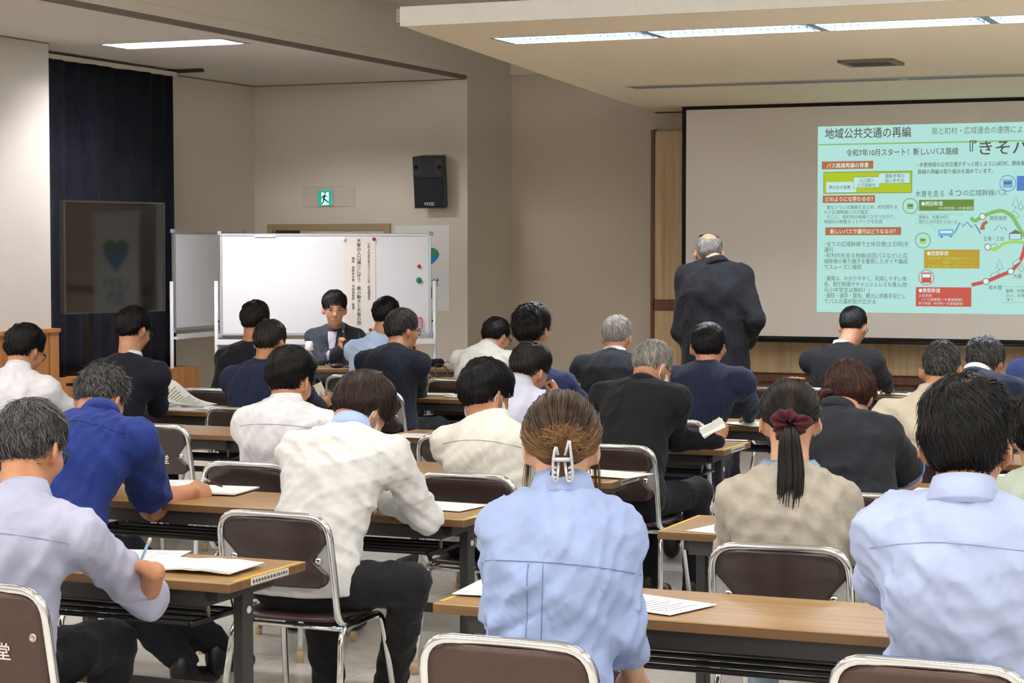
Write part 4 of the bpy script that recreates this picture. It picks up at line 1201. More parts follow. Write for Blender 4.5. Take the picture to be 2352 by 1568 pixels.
def hair(style, seed, thick=.018, edge=.35, locks=1500, lock_len=.55, width=.0042, lift=.004, messy=.15, tone=(.0, .5), bald=0.0, fringe=0.0, ears=.8, s=1.0, grey_sides=0.0):
    r = np.random.RandomState(seed)
    hl = np.radians(HL[style])
    def lim(az): return np.interp(np.abs((az + np.pi) % (2 * np.pi) - np.pi), AZ, hl)
    K = [(r.uniform(2, 6, 2) * (1, 1.3), r.uniform(0, 6.28), r.uniform(.4, 1)) for _ in range(5)]
    def lump(az, ph):
        o = 0
        for k, p, a in K: o = o + a * np.sin(np.round(k[0]) * az + k[1] * ph * 2 + p)
        return o * .0016 * (thick / .018)
    def thickness(az, ph):
        q = np.clip((lim(az) - ph) / .55, 0, 1); q = q * q * (3 - 2 * q)
        th = thick * (edge + (1 - edge) * q) + lump(az, ph) * q
        aa = np.abs((az + np.pi) % (2 * np.pi) - np.pi)
        if ears: th = th * (1 - ears * np.exp(-((aa - 1.68) / .5) ** 2) * np.clip((ph - .9) / .5, 0, 1))
        if bald: th = th * np.clip((ph - bald * .6) / (bald * .5 + .01), .05, 1)
        return th
    nv = 26; na = 56
    az = np.linspace(-np.pi, np.pi, na, endpoint=False)
    V = []; Q = []
    p0 = bald if bald else 0.0
    for j in range(nv + 1):
        f = j / nv; ph = p0 + (lim(az) - p0) * f
        V.append(scalp(az, ph, thickness(az, ph) * (1 if j < nv else .35)))
    ph = lim(az) - .05; V.append(scalp(az, ph, np.full(na, -.004)))
    V = np.concatenate(V); N = nv + 2
    for j in range(N - 1):
        i = np.arange(na); k = (i + 1) % na
        Q.append(np.stack([j * na + i, j * na + k, (j + 1) * na + k, (j + 1) * na + i], 1))
    if not bald:
        pass
    Q = np.concatenate(Q)
    T = np.full(len(V), tone[0] + .25 * (tone[1] - tone[0]))
    if grey_sides:
        zz = V[:, 2]; T = T + grey_sides * np.clip((.03 - zz) / .08, 0, 1)
    # locks
    n = locks; seg = 4
    az0 = r.uniform(-np.pi, np.pi, n); u = r.uniform(0, 1, n)
    L = lim(az0); ph0 = np.arccos(1 - u * (1 - np.cos(np.maximum(L - .1, .2))))
    if bald:
        keep = r.uniform(0, 1, n) < np.clip((ph0 - bald * .75) / (bald * .45), .0, 1); az0, ph0, L = az0[keep], ph0[keep], L[keep]; n = len(az0)
    Ln = lock_len * r.uniform(.6, 1.25, n)
    dv = r.normal(0, messy, n); sw = .25
    lf = np.abs(r.normal(0, lift * .45, n)); wd = width * r.uniform(.6, 1.3, n)
    tn = tone[0] + (tone[1] - tone[0]) * r.uniform(0, 1, n) ** 1.4
    if grey_sides:
        z0 = scalp(az0, ph0, thickness(az0, ph0))[:, 2]; tn = tn + grey_sides * np.clip((.03 - z0) / .08, 0, 1) * r.uniform(.3, 1.2, n)
    rows = []
    cr = np.sin(np.maximum(ph0, .25))
    for k in range(seg + 1):
        t = k / seg
        ph = np.minimum(ph0 + Ln * t * np.cos(np.clip(dv, -1.3, 1.3)), L + .06 + fringe * (np.abs(az0) < 1.0))
        az_ = az0 + (Ln * t * np.sin(dv) + sw * t * Ln) / cr
        th = thickness(az_, ph) + .0015 + lf * t ** 1.5 * 2.2
        P = scalp(az_, ph, th)
        rows.append(P)
    LV, LQ, LT = ribbons(rows, wd, tn, np.array([0, -.012, .022]))
    Q2 = LQ + len(V)
    return np.concatenate([V, LV]) * s, np.concatenate([Q, Q2]), np.concatenate([T, LT])

def ribbons(rows, wd, tn, centre=None):
    """flat tapered strands through rows of points (list over segments of (n,3))"""
    seg = len(rows) - 1; n = len(rows[0]); VV = []
    for k in range(seg + 1):
        d = rows[min(k + 1, seg)] - rows[max(k - 1, 0)]
        o = rows[k] - (centre if centre is not None else rows[0].mean(0))
        sd = np.cross(d, o); sd /= np.linalg.norm(sd, axis=1, keepdims=True) + 1e-9
        w = wd * (1 - .75 * (k / seg) ** 2) * (.75 if k == 0 else 1)
        nrm = np.cross(sd, d); nrm /= np.linalg.norm(nrm, axis=1, keepdims=True) + 1e-9
        sgn = np.sign((nrm * o).sum(1, keepdims=True)); nrm = nrm * sgn
        VV += [rows[k] - sd * w[:, None] * .5 - nrm * w[:, None] * .18, rows[k] + nrm * w[:, None] * .22, rows[k] + sd * w[:, None] * .5 - nrm * w[:, None] * .18]
    V = np.stack(VV, 1).reshape(-1, 3); m = 3 * (seg + 1)
    base_ = np.arange(n)[:, None] * m; Q = []
    for k in range(seg):
        for j in (0, 1):
            q = np.array([3 * k + j, 3 * k + j + 1, 3 * k + 4 + j, 3 * k + 3 + j]); Q.append(base_ + q)
    return V, np.concatenate(Q), np.repeat(tn, m)

def tone_mesh(name, V, Q, T):
    me = fast_mesh(name, V, Q)
    a = me.attributes.new('tone', 'FLOAT', 'POINT'); a.data.foreach_set('value', np.clip(T, 0, 1).astype(np.float32))
    return me

SKIN = {}
def skin(c):
    if c not in SKIN:
        t = NT('skin_' + c); cc = lin(c)
        v = t.coords(); nz = t.add('ShaderNodeTexNoise', Scale=22.0, Detail=4.0); t.l.new(v, nz.inputs['Vector'])
        lo = (cc[0] * .88, cc[1] * .80, cc[2] * .78, 1); hi = (min(1, cc[0] * 1.06), cc[1] * 1.05, cc[2] * 1.05, 1)
        t.l.new(t.ramp(nz.outputs[0], [(.3, lo), (.7, hi)]), t.b.inputs['Base Color'])
        t.b.inputs['Roughness'].default_value = .5
        SKIN[c] = t.m
    return SKIN[c]

M_GLASS_RIM = plain('spectacle_rim', '23211f', .3, .4)
M_MASK = plain('mask_white', 'dfe1e2', .9)
M_SHOE = plain('shoe_black', '131214', .4)
M_SOLE = plain('shoe_sole', '2b2a2a', .8, bump=.4, nscale=120)
HAIRS = {}
PEOPLE = {}

def person(pid, label, pel, c7, head, face=0.0, hyaw=0.0, hpitch=10.0, hroll=0.0, shirt=None, kind='shirt', trousers=None, skin_c='c99878', hairk=None, hair_cols=('0c0a0a', '2a2422'),
           wr=None, wl=None, curl=(.55, .55), sh_w=.175, girth=1.0, sleeve='long', vox=.009, collar=None, collar_c=None, glasses=False, mask=False, seed=1, hs=1.0,
           palm=(None, None), hdir=(None, None), elbow_out=(.6, .6), sh_yaw=None, sh_roll=0.0, standing=False, zpel=.545, knees=None, ankles=None, fold=.004, shoes=True, puff=1.0, cuff=None, hscale=1.0, extra=None, lower_vox=.022, clav=.0, nofold=False, bvox=None, el=(None, None), roll=.42, sh_drop=.088):
    """one person: world-space targets for pelvis (x, y), neck base and head centre; everything else follows"""
    root = empty('person', (pel[0], pel[1], 0), math.radians(face), label, 'person', 'audience')
    cf, sf = math.cos(math.radians(face)), math.sin(math.radians(face))
    def loc(p):
        x, y = p[0] - pel[0], p[1] - pel[1]; return np.array([cf * x + sf * y, -sf * x + cf * y, p[2]])
    c7 = loc(c7); hc = loc(head)
    pl_ = np.array([0, 0, zpel])
    H = rotm(hyaw, hpitch, hroll)
    up = unit(c7 - pl_); lean = c7 - pl_
    waist = pl_ + lean * .33 + np.array([0, -.012, 0]); chest = pl_ + lean * .68 + np.array([0, -.028 + .0 * lean[1], .0])
    sy = math.radians(sh_yaw if sh_yaw is not None else 0.0)
    right = unit([math.cos(sy), math.sin(sy), -math.tan(math.radians(sh_roll))])
    upc = unit(c7 - waist); upc = unit(upc - right * (upc @ right)); fwd = np.cross(upc, right)
    RT = np.stack([right, fwd, upc], 1)
    SR = c7 + right * sh_w - upc * sh_drop + fwd * (.012 + clav); SL = c7 - right * sh_w - upc * sh_drop + fwd * (.012 + clav)
    l1, l2 = .285 * hscale, .245 * hscale
    arms = []
    for i, (S, T, sg) in enumerate(((SR, wr, 1), (SL, wl, -1))):
        T = loc(T) if T is not None else np.array([sg * .13, .42, .735])
        eo = elbow_out[i]
        hint = np.array([sg * eo, -.25, -.75])
        E, T2 = ik(S, T, l1, l2, hint)
        if el[i] is not None: E, T2 = loc(el[i]), T
        arms.append((S, E, T2, sg, i))
    hips = [np.array([sg * .09, .0, zpel - .01]) for sg in (1, -1)]
    if standing:
        kn = [np.array([sg * .095, .02, .47]) for sg in (1, -1)]; an = [np.array([sg * .1, -.0, .09]) for sg in (1, -1)]
    else:
        kn = [np.array([sg * .13, .41, .525]) for sg in (1, -1)]; an = [np.array([sg * .12, .40, .10]) for sg in (1, -1)]
    if knees: kn = [loc(k) if k is not None else kn[i] for i, k in enumerate(knees)]
    if ankles: an = [loc(k) if k is not None else an[i] for i, k in enumerate(ankles)]

    # ---- body: one continuous skin
    F = Field()
    def hp(x, y, z): return hc + H @ (np.array([x, y, z]) * hs)
    F.ell(hp(0, -.012, .022), np.array([.0745, .0945, .0925]) * hs, .02, H)
    F.ell(hp(0, .028, -.03), np.array([.063, .066, .085]) * hs, .03, H)
    F.ell(hp(0, .03, -.088), np.array([.044, .046, .034]) * hs, .03, H)
    F.cone(hp(-.032, .075, .014), hp(.032, .075, .014), .012 * hs, .012 * hs, .02)
    F.cone(hp(0, .088, .0), hp(0, .108, -.034), .007 * hs, .0125 * hs, .012)
    F.cone(hp(-.012, .100, -.036), hp(.012, .100, -.036), .007 * hs, .007 * hs, .008)
    F.cone(hp(-.018, .086, -.066), hp(.018, .086, -.066), .0075 * hs, .0075 * hs, .01)
    F.cone(hp(-.014, .086, -.077), hp(.014, .086, -.077), .007 * hs, .007 * hs, .008)
    for sg in (-1, 1):
        F.ell(hp(sg * .045, .062, -.03), np.array([.022, .02, .025]) * hs, .02, H)
        E_ = H @ rotm(sg * 28, 0, sg * -6)
        F.ell(hp(sg * .086, -.014, -.014), np.array([.0075, .020, .033]) * hs, .006, E_)
        F.cone(hp(sg * .074, .0, -.02), hp(sg * .083, -.01, -.02), .012 * hs, .009 * hs, .01)
        F.cone(hp(sg * .079, -.008, -.04), hp(sg * .076, .0, -.045), .0075 * hs, .007 * hs, .008)
    sb = hp(0, -.03, -.055)
    nkc = unit(unit(sb - c7) * .45 + upc * .75)
    F.cone(c7 - up * .05, sb, .058 * (girth * .4 + .6), .052, .035)
    F.cone(c7, hp(0, .0, -.08), .052, .045, .03)
    F.cone(c7 - upc * .04, waist, .06, .06, .03); F.cone(waist, pl_, .06, .07, .03)
    for S, E, T, sg, i in arms:
        F.cone(c7 - upc * .05, S, .045, .035, .03)
        if sleeve == 'short':
            F.cone(S, E, .044 * girth, .04 * girth, .02); F.cone(E, E + (T - E) * .35, .041 * girth, .043 * girth, .02); F.cone(E + (T - E) * .3, T, .043 * girth, .029, .02)
        elif sleeve == 'rolled':
            F.cone(S, E, .034, .034, .02); F.cone(E, T, .038, .028, .02)
        else:
            F.cone(S, E, .034, .034, .02); F.cone(E, T, .033, .027, .02)
        d = unit(T - E) if hdir[i] is None else unit(hdir[i])
        nn = np.array([0, 0, -1.0]) if palm[i] is None else np.array(palm[i], float)
        if abs(unit(nn) @ d) > .95: nn = np.array([-sg, 0, -.3])
        # thumb side: right hand palm down -> thumb to the left (-x)
        hand(F, T, d, nn, -sg, curl[i], .98 * hscale)
    for i in (0, 1):
        F.cone(pl_, hips[i], .07, .05, .03); F.cone(hips[i], kn[i], .05, .042, .03); F.cone(kn[i], an[i], .042, .032, .02)
        ft = unit([an[i][0] - kn[i][0], max(.3, kn[i][1] - an[i][1] + .6), 0]) if not ankles else unit([0, 1, -.1])
        F.cone(an[i] + np.array([0, 0, -.03]), an[i] + ft * .13 + np.array([0, 0, -.055]), .034, .026, .03)
    V, Q = F.mesh('body', bvox or (.010 if vox < .009 else .0125))
    body = link('body', fast_mesh('body', V, Q), skin(skin_c), root)

    # ---- upper garment
    G = Field(); g = girth; J = kind == 'jacket'; inf = .012 if J else .004
    if kind == 'knit': inf = .01
    if not standing:
        G.ell(pl_ + np.array([0, .0, .03]), (.178 * g + inf, .135 * g + inf, .12), .06)
        if not J: G.cone(pl_ + np.array([-.062 * g, .005, -.035]), pl_ + np.array([.062 * g, .005, -.035]), .128 * g + inf, .128 * g + inf, .05)
    else:
        G.ell(pl_ + np.array([0, .0, .0]), (.165 * g + inf, .12 * g + inf, .17), .06)
    G.ell(waist + np.array([0, .012, 0]), (.158 * g + inf, .122 * g + inf, .15), .07, RT)
    G.ell(chest + fwd * .012, (.172 * (g * .6 + .4) + inf, .122 * (g * .6 + .4) + inf, .185), .06, RT)
    G.ell(c7 - upc * .105 + fwd * .01, (.165 + inf, .098 + inf, .10), .06, RT)
    for S, E, T, sg, i in arms:
        sr = .066 if J else .058
        G.cone(c7 - upc * .085, S, .07 + inf * .6, sr, .04)
        G.cone(c7 - upc * .02, S + upc * .008, .045 + inf * .4, sr * .80, .045)
        if sleeve == 'short':
            M_ = S + (E - S) * .86
            G.cone(S, S + (E - S) * .5, .064 * puff, .062 * puff, .035); G.cone(S + (E - S) * .4, M_, .062 * puff, .066 * puff, .02)
        elif sleeve == 'rolled':
            G.cone(S, E, .062 * puff, .054 * puff, .035); G.cone(E, E + (T - E) * roll, .054 * puff, .052 * puff, .03)
            G.cone(E + (T - E) * max(roll - .06, 0), E + (T - E) * (roll + .02), .054 * puff, .055 * puff, .008)
        else:
            k_ = 1.12 if J else 1.0
            G.cone(S, E, .062 * puff * k_, .050 * puff * k_, .05); G.cone(E, T - unit(T - E) * .012, .049 * puff * k_, .036 * puff * k_, .03)
    if J and not standing:
        G.cone(pl_ + np.array([-.1, -.045, -.02]), pl_ + np.array([.1, -.045, -.02]), .10 * g, .10 * g, .05)
    if J and standing:
        for sg in (-1, 1): G.cone(chest + right * sg * .085, pl_ + np.array([sg * .09, -.01, -.10]), .112 * g, .115 * g, .05)
        G.ell(pl_ + np.array([0, .0, -.10]), (.185 * g, .135 * g, .2), .05)
    if not nofold: G.disp = folds(seed * 7 + 3, fold * (1.2 if J else 1.9))
    hem = zpel - (.10 if J else .045)
    if standing: hem = zpel - (.22 if J else .06)
    G.cut(np.array([0, 0, hem]), (0, 0, -1), .01)
    for S, E, T, sg, i in arms:
        a = unit(T - E)
        if sleeve == 'short':
            b = unit(E - S); q = S + (E - S) * .84
            G.cutfn((lambda P, q=q, b=b, S=S, E=E, T=T: np.where(np.minimum(np.linalg.norm(P - E, axis=-1), np.linalg.norm(P - (S + E) / 2, axis=-1)) < .17, (P - q) @ b, -1.0) - 0.0), .004)
    V, Q = G.mesh(kind, vox)
    names = {'jacket': 'suit_jacket', 'knit': 'sweater', 'shirt': 'shirt', 'polo': 'polo_shirt'}
    sh = link(names.get(kind, kind), fast_mesh(kind, V, Q), shirt, root)

    # ---- trousers and shoes
    if trousers is not None:
        Tn = Field()
        Tn.ell(pl_ + np.array([0, .01, -.02]), (.17 * g, .13 * g, .105), .05)
        for i in (0, 1):
            Tn.cone(hips[i] + np.array([0, .0, -.01]), kn[i], .088 * g, .068, .05); Tn.cone(kn[i], an[i] + unit(an[i] - kn[i]) * .05, .066, .056, .03)
        Tn.disp = folds(seed * 11 + 5, .008)
        for i in (0, 1):
            Tn.cutfn((lambda P, q=an[i] + unit(an[i] - kn[i]) * .03, b=unit(an[i] - kn[i]): np.where(np.linalg.norm(P - q, axis=-1) < .14, (P - q) @ b, -1.0)), .004)
        V, Q = Tn.mesh('trousers', lower_vox)
        link('trousers', fast_mesh('trousers', V, Q), trousers, root)
        if shoes:
            for i in (0, 1):
                a = an[i]; f = unit([(an[i][0]) * .5, 1, 0])
                Sx = Field()
                Sx.ell(a + np.array([0, .0, -.02]) - f * .012, (.047, .058, .075), .03); Sx.cone(a + f * .03 + np.array([0, 0, -.055]), a + f * .16 + np.array([0, 0, -.066]), .042, .034, .03)
                Sx.cut(a + np.array([0, 0, -.098]), (0, 0, -1))
                Sx.cut(a + np.array([0, 0, .045]), (0, 0, 1))
                V, Q = Sx.mesh('shoe', max(.013, vox)); s_o = link('shoe', fast_mesh('shoe', V, Q), M_SHOE, root)

    # ---- collar
    if collar:
        cm = shirt if collar_c is None else collar_c
        nk = nkc; cr_ = c7 + upc * .010
        n = 40; v = []; f = []
        rx, ry, hgt = .063, .061, {'shirt': .034, 'suit': .027, 'stand': .022, 'crew': .014, 'polo': .026}[collar]
        ny = unit(np.cross(nk, right)); nx_ = np.cross(ny, nk)
        for j, (rr, zz) in enumerate(((1.02, -.03), (1.0, hgt * .6), (.98, hgt), (1.04, hgt * 1.04), (1.17, hgt * .3), (1.33, -.018), (1.29, -.022), (1.1, -.03)) if collar in ('shirt', 'polo') else ((1.0, -.035), (.98, hgt), (1.04, hgt * 1.03), (1.12, -.02), (1.1, -.04))):
            for k in range(n):
                a = 2 * math.pi * k / n; fr = max(0, math.cos(a))          # a=0 to the front
                ptn = cr_ + nx_ * (math.sin(a) * rx * rr) + ny * (math.cos(a) * ry * rr + .012) + nk * (zz * (1 - .55 * fr) - .03 * fr)
                v.append(ptn)
        m = len(v) // n
        for j in range(m - 1):
            for k in range(n): f.append((j * n + k, j * n + (k + 1) % n, (j + 1) * n + (k + 1) % n, (j + 1) * n + k))
        mb = MB(); mb.raw(v, f, True); mb.build('collar', cm, root)
    if J:
        # lapel collar of the jacket, rolled round the shirt collar
        n = 36; v = []; f = []; nk = nkc; ny = unit(np.cross(nk, right)); nx_ = np.cross(ny, nk)
        cr_ = c7 - upc * .004
        for j, (rr, zz) in enumerate(((1.12, -.03), (1.10, .004), (1.15, .010), (1.30, -.004), (1.46, -.03), (1.38, -.038))):
            for k in range(n):
                a = math.radians(38 + (360 - 76) * k / (n - 1)); fr = max(0, math.cos(a))
                v.append(cr_ + nx_ * (math.sin(a) * .064 * rr) + ny * (math.cos(a) * .064 * rr + .012) + nk * (zz - .09 * fr ** 1.2))
        for j in range(5):
            for k in range(n - 1): f.append((j * n + k, j * n + k + 1, (j + 1) * n + k + 1, (j + 1) * n + k))
        mb = MB(); mb.raw(v, f, True); mb.build('jacket_collar', shirt, root)

    # ---- hair
    if hairk:
        hk = dict(hairk); st_ = hk.pop('style')
        V, Q, T = hair(st_, seed, s=hs, **hk)
        V = hc + V @ H.T
        link('hair', tone_mesh('hair', V, Q, T), hairmat('hair_%s_%s' % hair_cols, *hair_cols), root)
    if glasses:
        m = MB(); gr = 1.0 if isinstance(glasses, bool) else .5
        for sg in (-1, 1):
            m.tube([hp(sg * .034 + .024 * math.cos(a), .103 - .012 * abs(math.cos(a)) * (sg * math.cos(a) > 0), -.004 + .019 * math.sin(a)) for a in np.linspace(0, 2 * math.pi, 17)[:-1]], .0021 * gr, 6, closed=True)
            m.tube([hp(sg * .06, .095, .002), hp(sg * .076, .07, .004), hp(sg * .081, .0, .004), hp(sg * .082, -.012, -.01)], .0022 * gr, 6)
        m.tube([hp(-.011, .108, 0), hp(.011, .108, 0)], .002 * gr, 6)
        m.build('spectacles', glasses if not isinstance(glasses, bool) else M_GLASS_RIM, root)
    if mask:
        n_, mm = 20, 8; v = []; f = []
        for lay in (0, .002):
            for j in range(mm + 1):
                zz = -.012 - .098 * j / mm
                for i in range(n_ + 1):
                    a = math.radians(-78 + 156 * i / n_); bul = math.sin(math.pi * min(1, max(0, (j + .6) / (mm + 1))))
                    rx = .068 + .006 * bul; ry = .088 + .028 * bul - .018 * (j / mm)
                    v.append(hp((rx + lay) * math.sin(a), .01 + (ry + lay) * math.cos(a), zz * (1 - .25 * abs(math.sin(a))) - .008 * abs(math.sin(a))))
        N = (n_ + 1) * (mm + 1)
        for l_ in (0, 1):
            for j in range(mm):
                for i in range(n_):
                    k = l_ * N + j * (n_ + 1) + i; f.append((k, k + 1, k + n_ + 2, k + n_ + 1))
        mb = MB(); mb.raw(v, f, True); mk = mb.build('face_mask', M_MASK, root)
        lp = MB()
        for sg in (-1, 1):
            lp.tube([hp(sg * .068, .03, -.02), hp(sg * .078, .008, .0), hp(sg * .086, -.02, .006), hp(sg * .088, -.03, -.018), hp(sg * .082, -.018, -.05), hp(sg * .070, .025, -.075)], .0024, 6)
        lp.build('ear_loop', M_MASK, mk)
    info = dict(root=root, hc=hc, H=H, hs=hs, c7=c7, shirt=sh, RT=RT, waist=waist, chest=chest, arms=arms, hp=hp, loc=loc, upc=upc, right=right, fwd=fwd, body=body)
    PEOPLE[pid] = info
    return info

def seam(info, pts, mat, r=.0013, name='seam', off=.0006):
    """thin stitched line on the back of a garment: pts in (x right, z up) of the torso, projected from behind"""
    me = info['shirt'].data
    co = np.zeros(len(me.vertices) * 3, np.float32); me.vertices.foreach_get('co', co)
    bv = BVHTree.FromPolygons([Vector(c) for c in co.reshape(-1, 3)], [tuple(p.vertices) for p in me.polygons])
    c7, R_, U_, F_ = info['c7'], info['right'], info['upc'], info['fwd']
    out = []
    for (x, z) in pts:
        o = c7 + R_ * x + U_ * z - F_ * .6
        h = bv.ray_cast(Vector(o), Vector(F_))
        if h[0] is not None: out.append(h[0] - Vector(F_) * off)
    if len(out) > 2:
        return MB().tube(out, r, 5).build(name, mat, info['shirt'])
def lerp_pts(a, b, n=14): return [(a[0] + (b[0] - a[0]) * i / n, a[1] + (b[1] - a[1]) * i / n) for i in range(n + 1)]
# ------------------------------------------------------------------ the people
TR = cloth('black_trousers', '14141a', rough=.9)
TRN = cloth('navy_trousers', '171a28', rough=.9)
def HC(u, v, Y, drop=.122): p = at(u, v, Y=Y); p[2] -= drop; return p
def C7(u, v, Y, drop=.02): p = at(u, v, Y=Y); p[2] -= drop; return p
BLACKH = ('070607', '1a1617'); GREYH = ('232224', '8c8a88'); SALT = ('141314', '6d6b6a'); WHITEH = ('55524e', 'b4b0aa'); BROWNH = ('1d1411', '5b463c'); REDBR = ('2a1714', '5e3c34')
SHORT = dict(style='short', thick=.014, edge=.25, locks=880, lock_len=.4, width=.0042, lift=.003, messy=.25)
MED = dict(style='medium', thick=.022, edge=.4, locks=880, lock_len=.55, width=.0045, lift=.004, messy=.18)
BOWL = dict(style='bowl', thick=.028, edge=.6, locks=1360, lock_len=.7, width=.0048, lift=.004, messy=.12)
def H_(b, **k): q = dict(b); q.update(k); return q
def tw(u, v, z=.745): return at(u, v, z=z)

WH1 = cloth('shirt_white', 'd4d4da'); WH2 = cloth('shirt_offwhite', 'd5d2ca'); LAV = cloth('shirt_lavender', 'abadc6'); COLW = plain('collar_white', 'e2e1e4', .8)
SEATED = []
def sit(pid, label, yn, chair_y, uh, vh, dh, uc, vc, dc, px=None, chair_kind=1, printed=False, chair_label=None, chair_rz=0.0, chair_x=None, pel_dy=.20, **kw):
    """uh, vh: crown of the head in the photograph and dh its distance short of the table edge; uc, vc, dc: back of the collar"""
    hd = HC(uh, vh, yn - dh, kw.pop('drop', .122) * kw.get('hs', 1.0)); c7 = C7(uc, vc, yn - dc, kw.pop('cdrop', .02))
    x = px if px is not None else c7[0]
    pel = (x, chair_y + pel_dy)
    nl = float(np.linalg.norm(hd - c7))

    if kw.get('wr') is None and 'wr' not in kw: kw['wr'] = np.array([x + .16, yn + .12, .742])
    if kw.get('wl') is None and 'wl' not in kw: kw['wl'] = np.array([x - .16, yn + .12, .742])
    p = person(pid, label, pel, c7, hd, **kw)
    if chair_label: chair(chair_x if chair_x is not None else x, chair_y + .235, chair_rz, chair_label, chair_kind, printed)
    return p

NEAR = .008; MIDV = .0105; FARV = .0125
# ---- row one
sit('P1', 'grey-haired man with glasses in a lavender shirt, writing at the lower left', 4.97, 4.26, 72, 926, .30, 52, 1128, .44, px=-3.42, chair_kind=0, printed=True, chair_label='brown-backed chrome chair at the picture\'s lower left corner', chair_x=-3.275,
    hyaw=2, hpitch=22, shirt=LAV, trousers=TR, collar='shirt', hairk=H_(MED, locks=2720, thick=.018, messy=.35, lift=.006, width=.003, tone=(.0, 1.0)), hair_cols=SALT, vox=NEAR, sleeve='rolled', glasses=True, skin_c='c08a68', seed=11, bvox=.007, lower_vox=.014,
    wr=at(356, 1312, z=.765), el=(at(334, 1370, Y=4.89), None), roll=.06, wl=np.array([-3.62, 5.05, .742]), hdir=(np.array([-.6, .55, .05]), None), palm=(np.array([-.35, -.25, -.85]), None), curl=(.75, .5), girth=1.05, elbow_out=(1.1, .6), puff=1.08, sh_w=.185)
sit('P6', 'woman in a light blue blouse, hair pinned up with a clear claw clip', 4.91, 4.1, 1290, 909, .43, 1290, 1112, .50, px=-1.74, chair_kind=0, chair_label='brown-backed chrome chair behind the light blue blouse',
    face=14, hyaw=6, hpitch=4, shirt=cloth('blouse_blue', '98a9d2'), trousers=TRN, collar='shirt', vox=NEAR, sleeve='rolled', skin_c='d8ac90', seed=12, hairk=None, fold=.005, puff=1.02, girth=.93, sh_w=.126,
    wr=at(1455, 1548, Y=4.62), el=(at(1425, 1440, Y=4.42), at(1160, 1400, Y=4.55)), wl=at(1170, 1440, Y=4.85), curl=(.5, .5), hs=.97)
sit('P8', 'young man with thick black hair in a pale blue shirt, nearest on the right', 4.91, 4.22, 2222, 887, .42, 2212, 1122, .54, px=-.80, chair_kind=0, chair_label='brown-backed chrome chair at the lower right, under the pale blue shirt', chair_x=-.84,
    face=3, hyaw=-2, hpitch=12, shirt=cloth('shirt_paleblue', 'a8b4d6'), trousers=TR, collar='shirt', vox=NEAR, skin_c='bf8d6c', seed=13, hairk=H_(BOWL, style='medium', locks=3360, thick=.03, edge=.45, lock_len=.75, width=.004, lift=.006, messy=.22), hair_cols=BLACKH, fold=.005, puff=1.1, girth=1.05, sh_w=.162, hs=1.05,
    wr=np.array([-.62, 5.0, .742]), wl=np.array([-.98, 4.98, .742]), el=(None, at(2022, 1330, Y=4.55)))
# ---- row two
sit('P2', 'man in a royal blue polo shirt bending over his clipboard', 6.47, 5.72, 232, 846, .10, 225, 940, .25, px=-4.32, chair_label='chrome chair of the man in the royal blue polo',
    hyaw=-4, hpitch=42, shirt=cloth('polo_royal', '22357c'), kind='polo', trousers=cloth('work_trousers', '16171f'), collar='polo', vox=NEAR, sleeve='short', skin_c='c08a6a', seed=14, bvox=.007, lower_vox=.014, hairk=H_(SHORT, locks=2720, lock_len=.3, messy=.5, lift=.009, thick=.018, width=.0036, tone=(0, .9)), hair_cols=SALT, girth=1.26, sh_w=.19, puff=1.2,
    wr=at(440, 1128, Y=6.64), el=(at(352, 1163, Y=6.50), None), hdir=(np.array([.25, .6, -.1]), None), palm=(np.array([-.75, .1, -.3]), None), wl=np.array([-4.45, 6.75, .742]), curl=(.9, .5), elbow_out=(.9, .6), ankles=[at(505, 1492, z=.13), at(425, 1525, z=.10)])
sit('P3', 'brown-haired person in a white sweater with head bowed low over papers', 6.47, 5.79, 832, 863, .06, 800, 975, .24, px=-3.28, chair_label='chrome chair with white brackets behind the white sweater',
    hyaw=-14, hpitch=46, hroll=8, shirt=cloth('sweater_white', 'd6d6d6', var=.03, crease=.25), kind='knit', trousers=cloth('charcoal_trousers', '1c1c1f'), collar='shirt', collar_c=cloth('collar_blue', '9fb7e4'), vox=NEAR, skin_c='c99a80', seed=15, lower_vox=.013, hairk=H_(BOWL, locks=2720, width=.0038, messy=.16, thick=.026, ears=.3), hair_cols=BROWNH, mask=True, girth=1.0, sh_w=.175, puff=1.1, 
    wr=tw(880, 1150, .75), hdir=(np.array([-.7, .5, -.1]), None), wl=np.array([-3.38, 6.72, .742]), elbow_out=(1.5, .6), knees=[np.array([-2.95, 6.12, .53]), np.array([-3.35, 6.2, .52])])
sit('P7', 'woman in a beige knitted sweater, ponytail tied with a maroon scrunchie', 6.47, 5.71, 1816, 874, .34, 1812, 1072, .45, px=-1.58, chair_label='dark chrome chair behind the beige knitted sweater', chair_rz=.05,
    face=12, hyaw=2, hpitch=6, shirt=cloth('sweater_beige', 'b7b0a4', 'knit', scale=2.6), kind='knit', trousers=cloth('denim_pale', '93a9bf'), collar='crew', vox=NEAR, skin_c='d3a588', seed=16, hairk=None, puff=1.1, sh_w=.148, fold=.0045,
    wr=np.array([-1.40, 6.6, .742]), el=(at(1945, 1255, Y=6.2), at(1682, 1255, Y=6.2)), wl=np.array([-1.80, 6.6, .742]))
sit('P26', 'person in a mint knitted sweater cut off by the right edge', 6.47, 5.75, 2395, 900, .34, 2400, 1075, .45, px=-.68, chair_label='chrome chair of the person in the mint sweater',
    hpitch=8, shirt=cloth('sweater_mint', 'b3c0b2', 'knit', scale=1.6), kind='knit', trousers=TR, collar='crew', vox=MIDV, seed=17, hairk=MED, hair_cols=BLACKH, sh_w=.17)
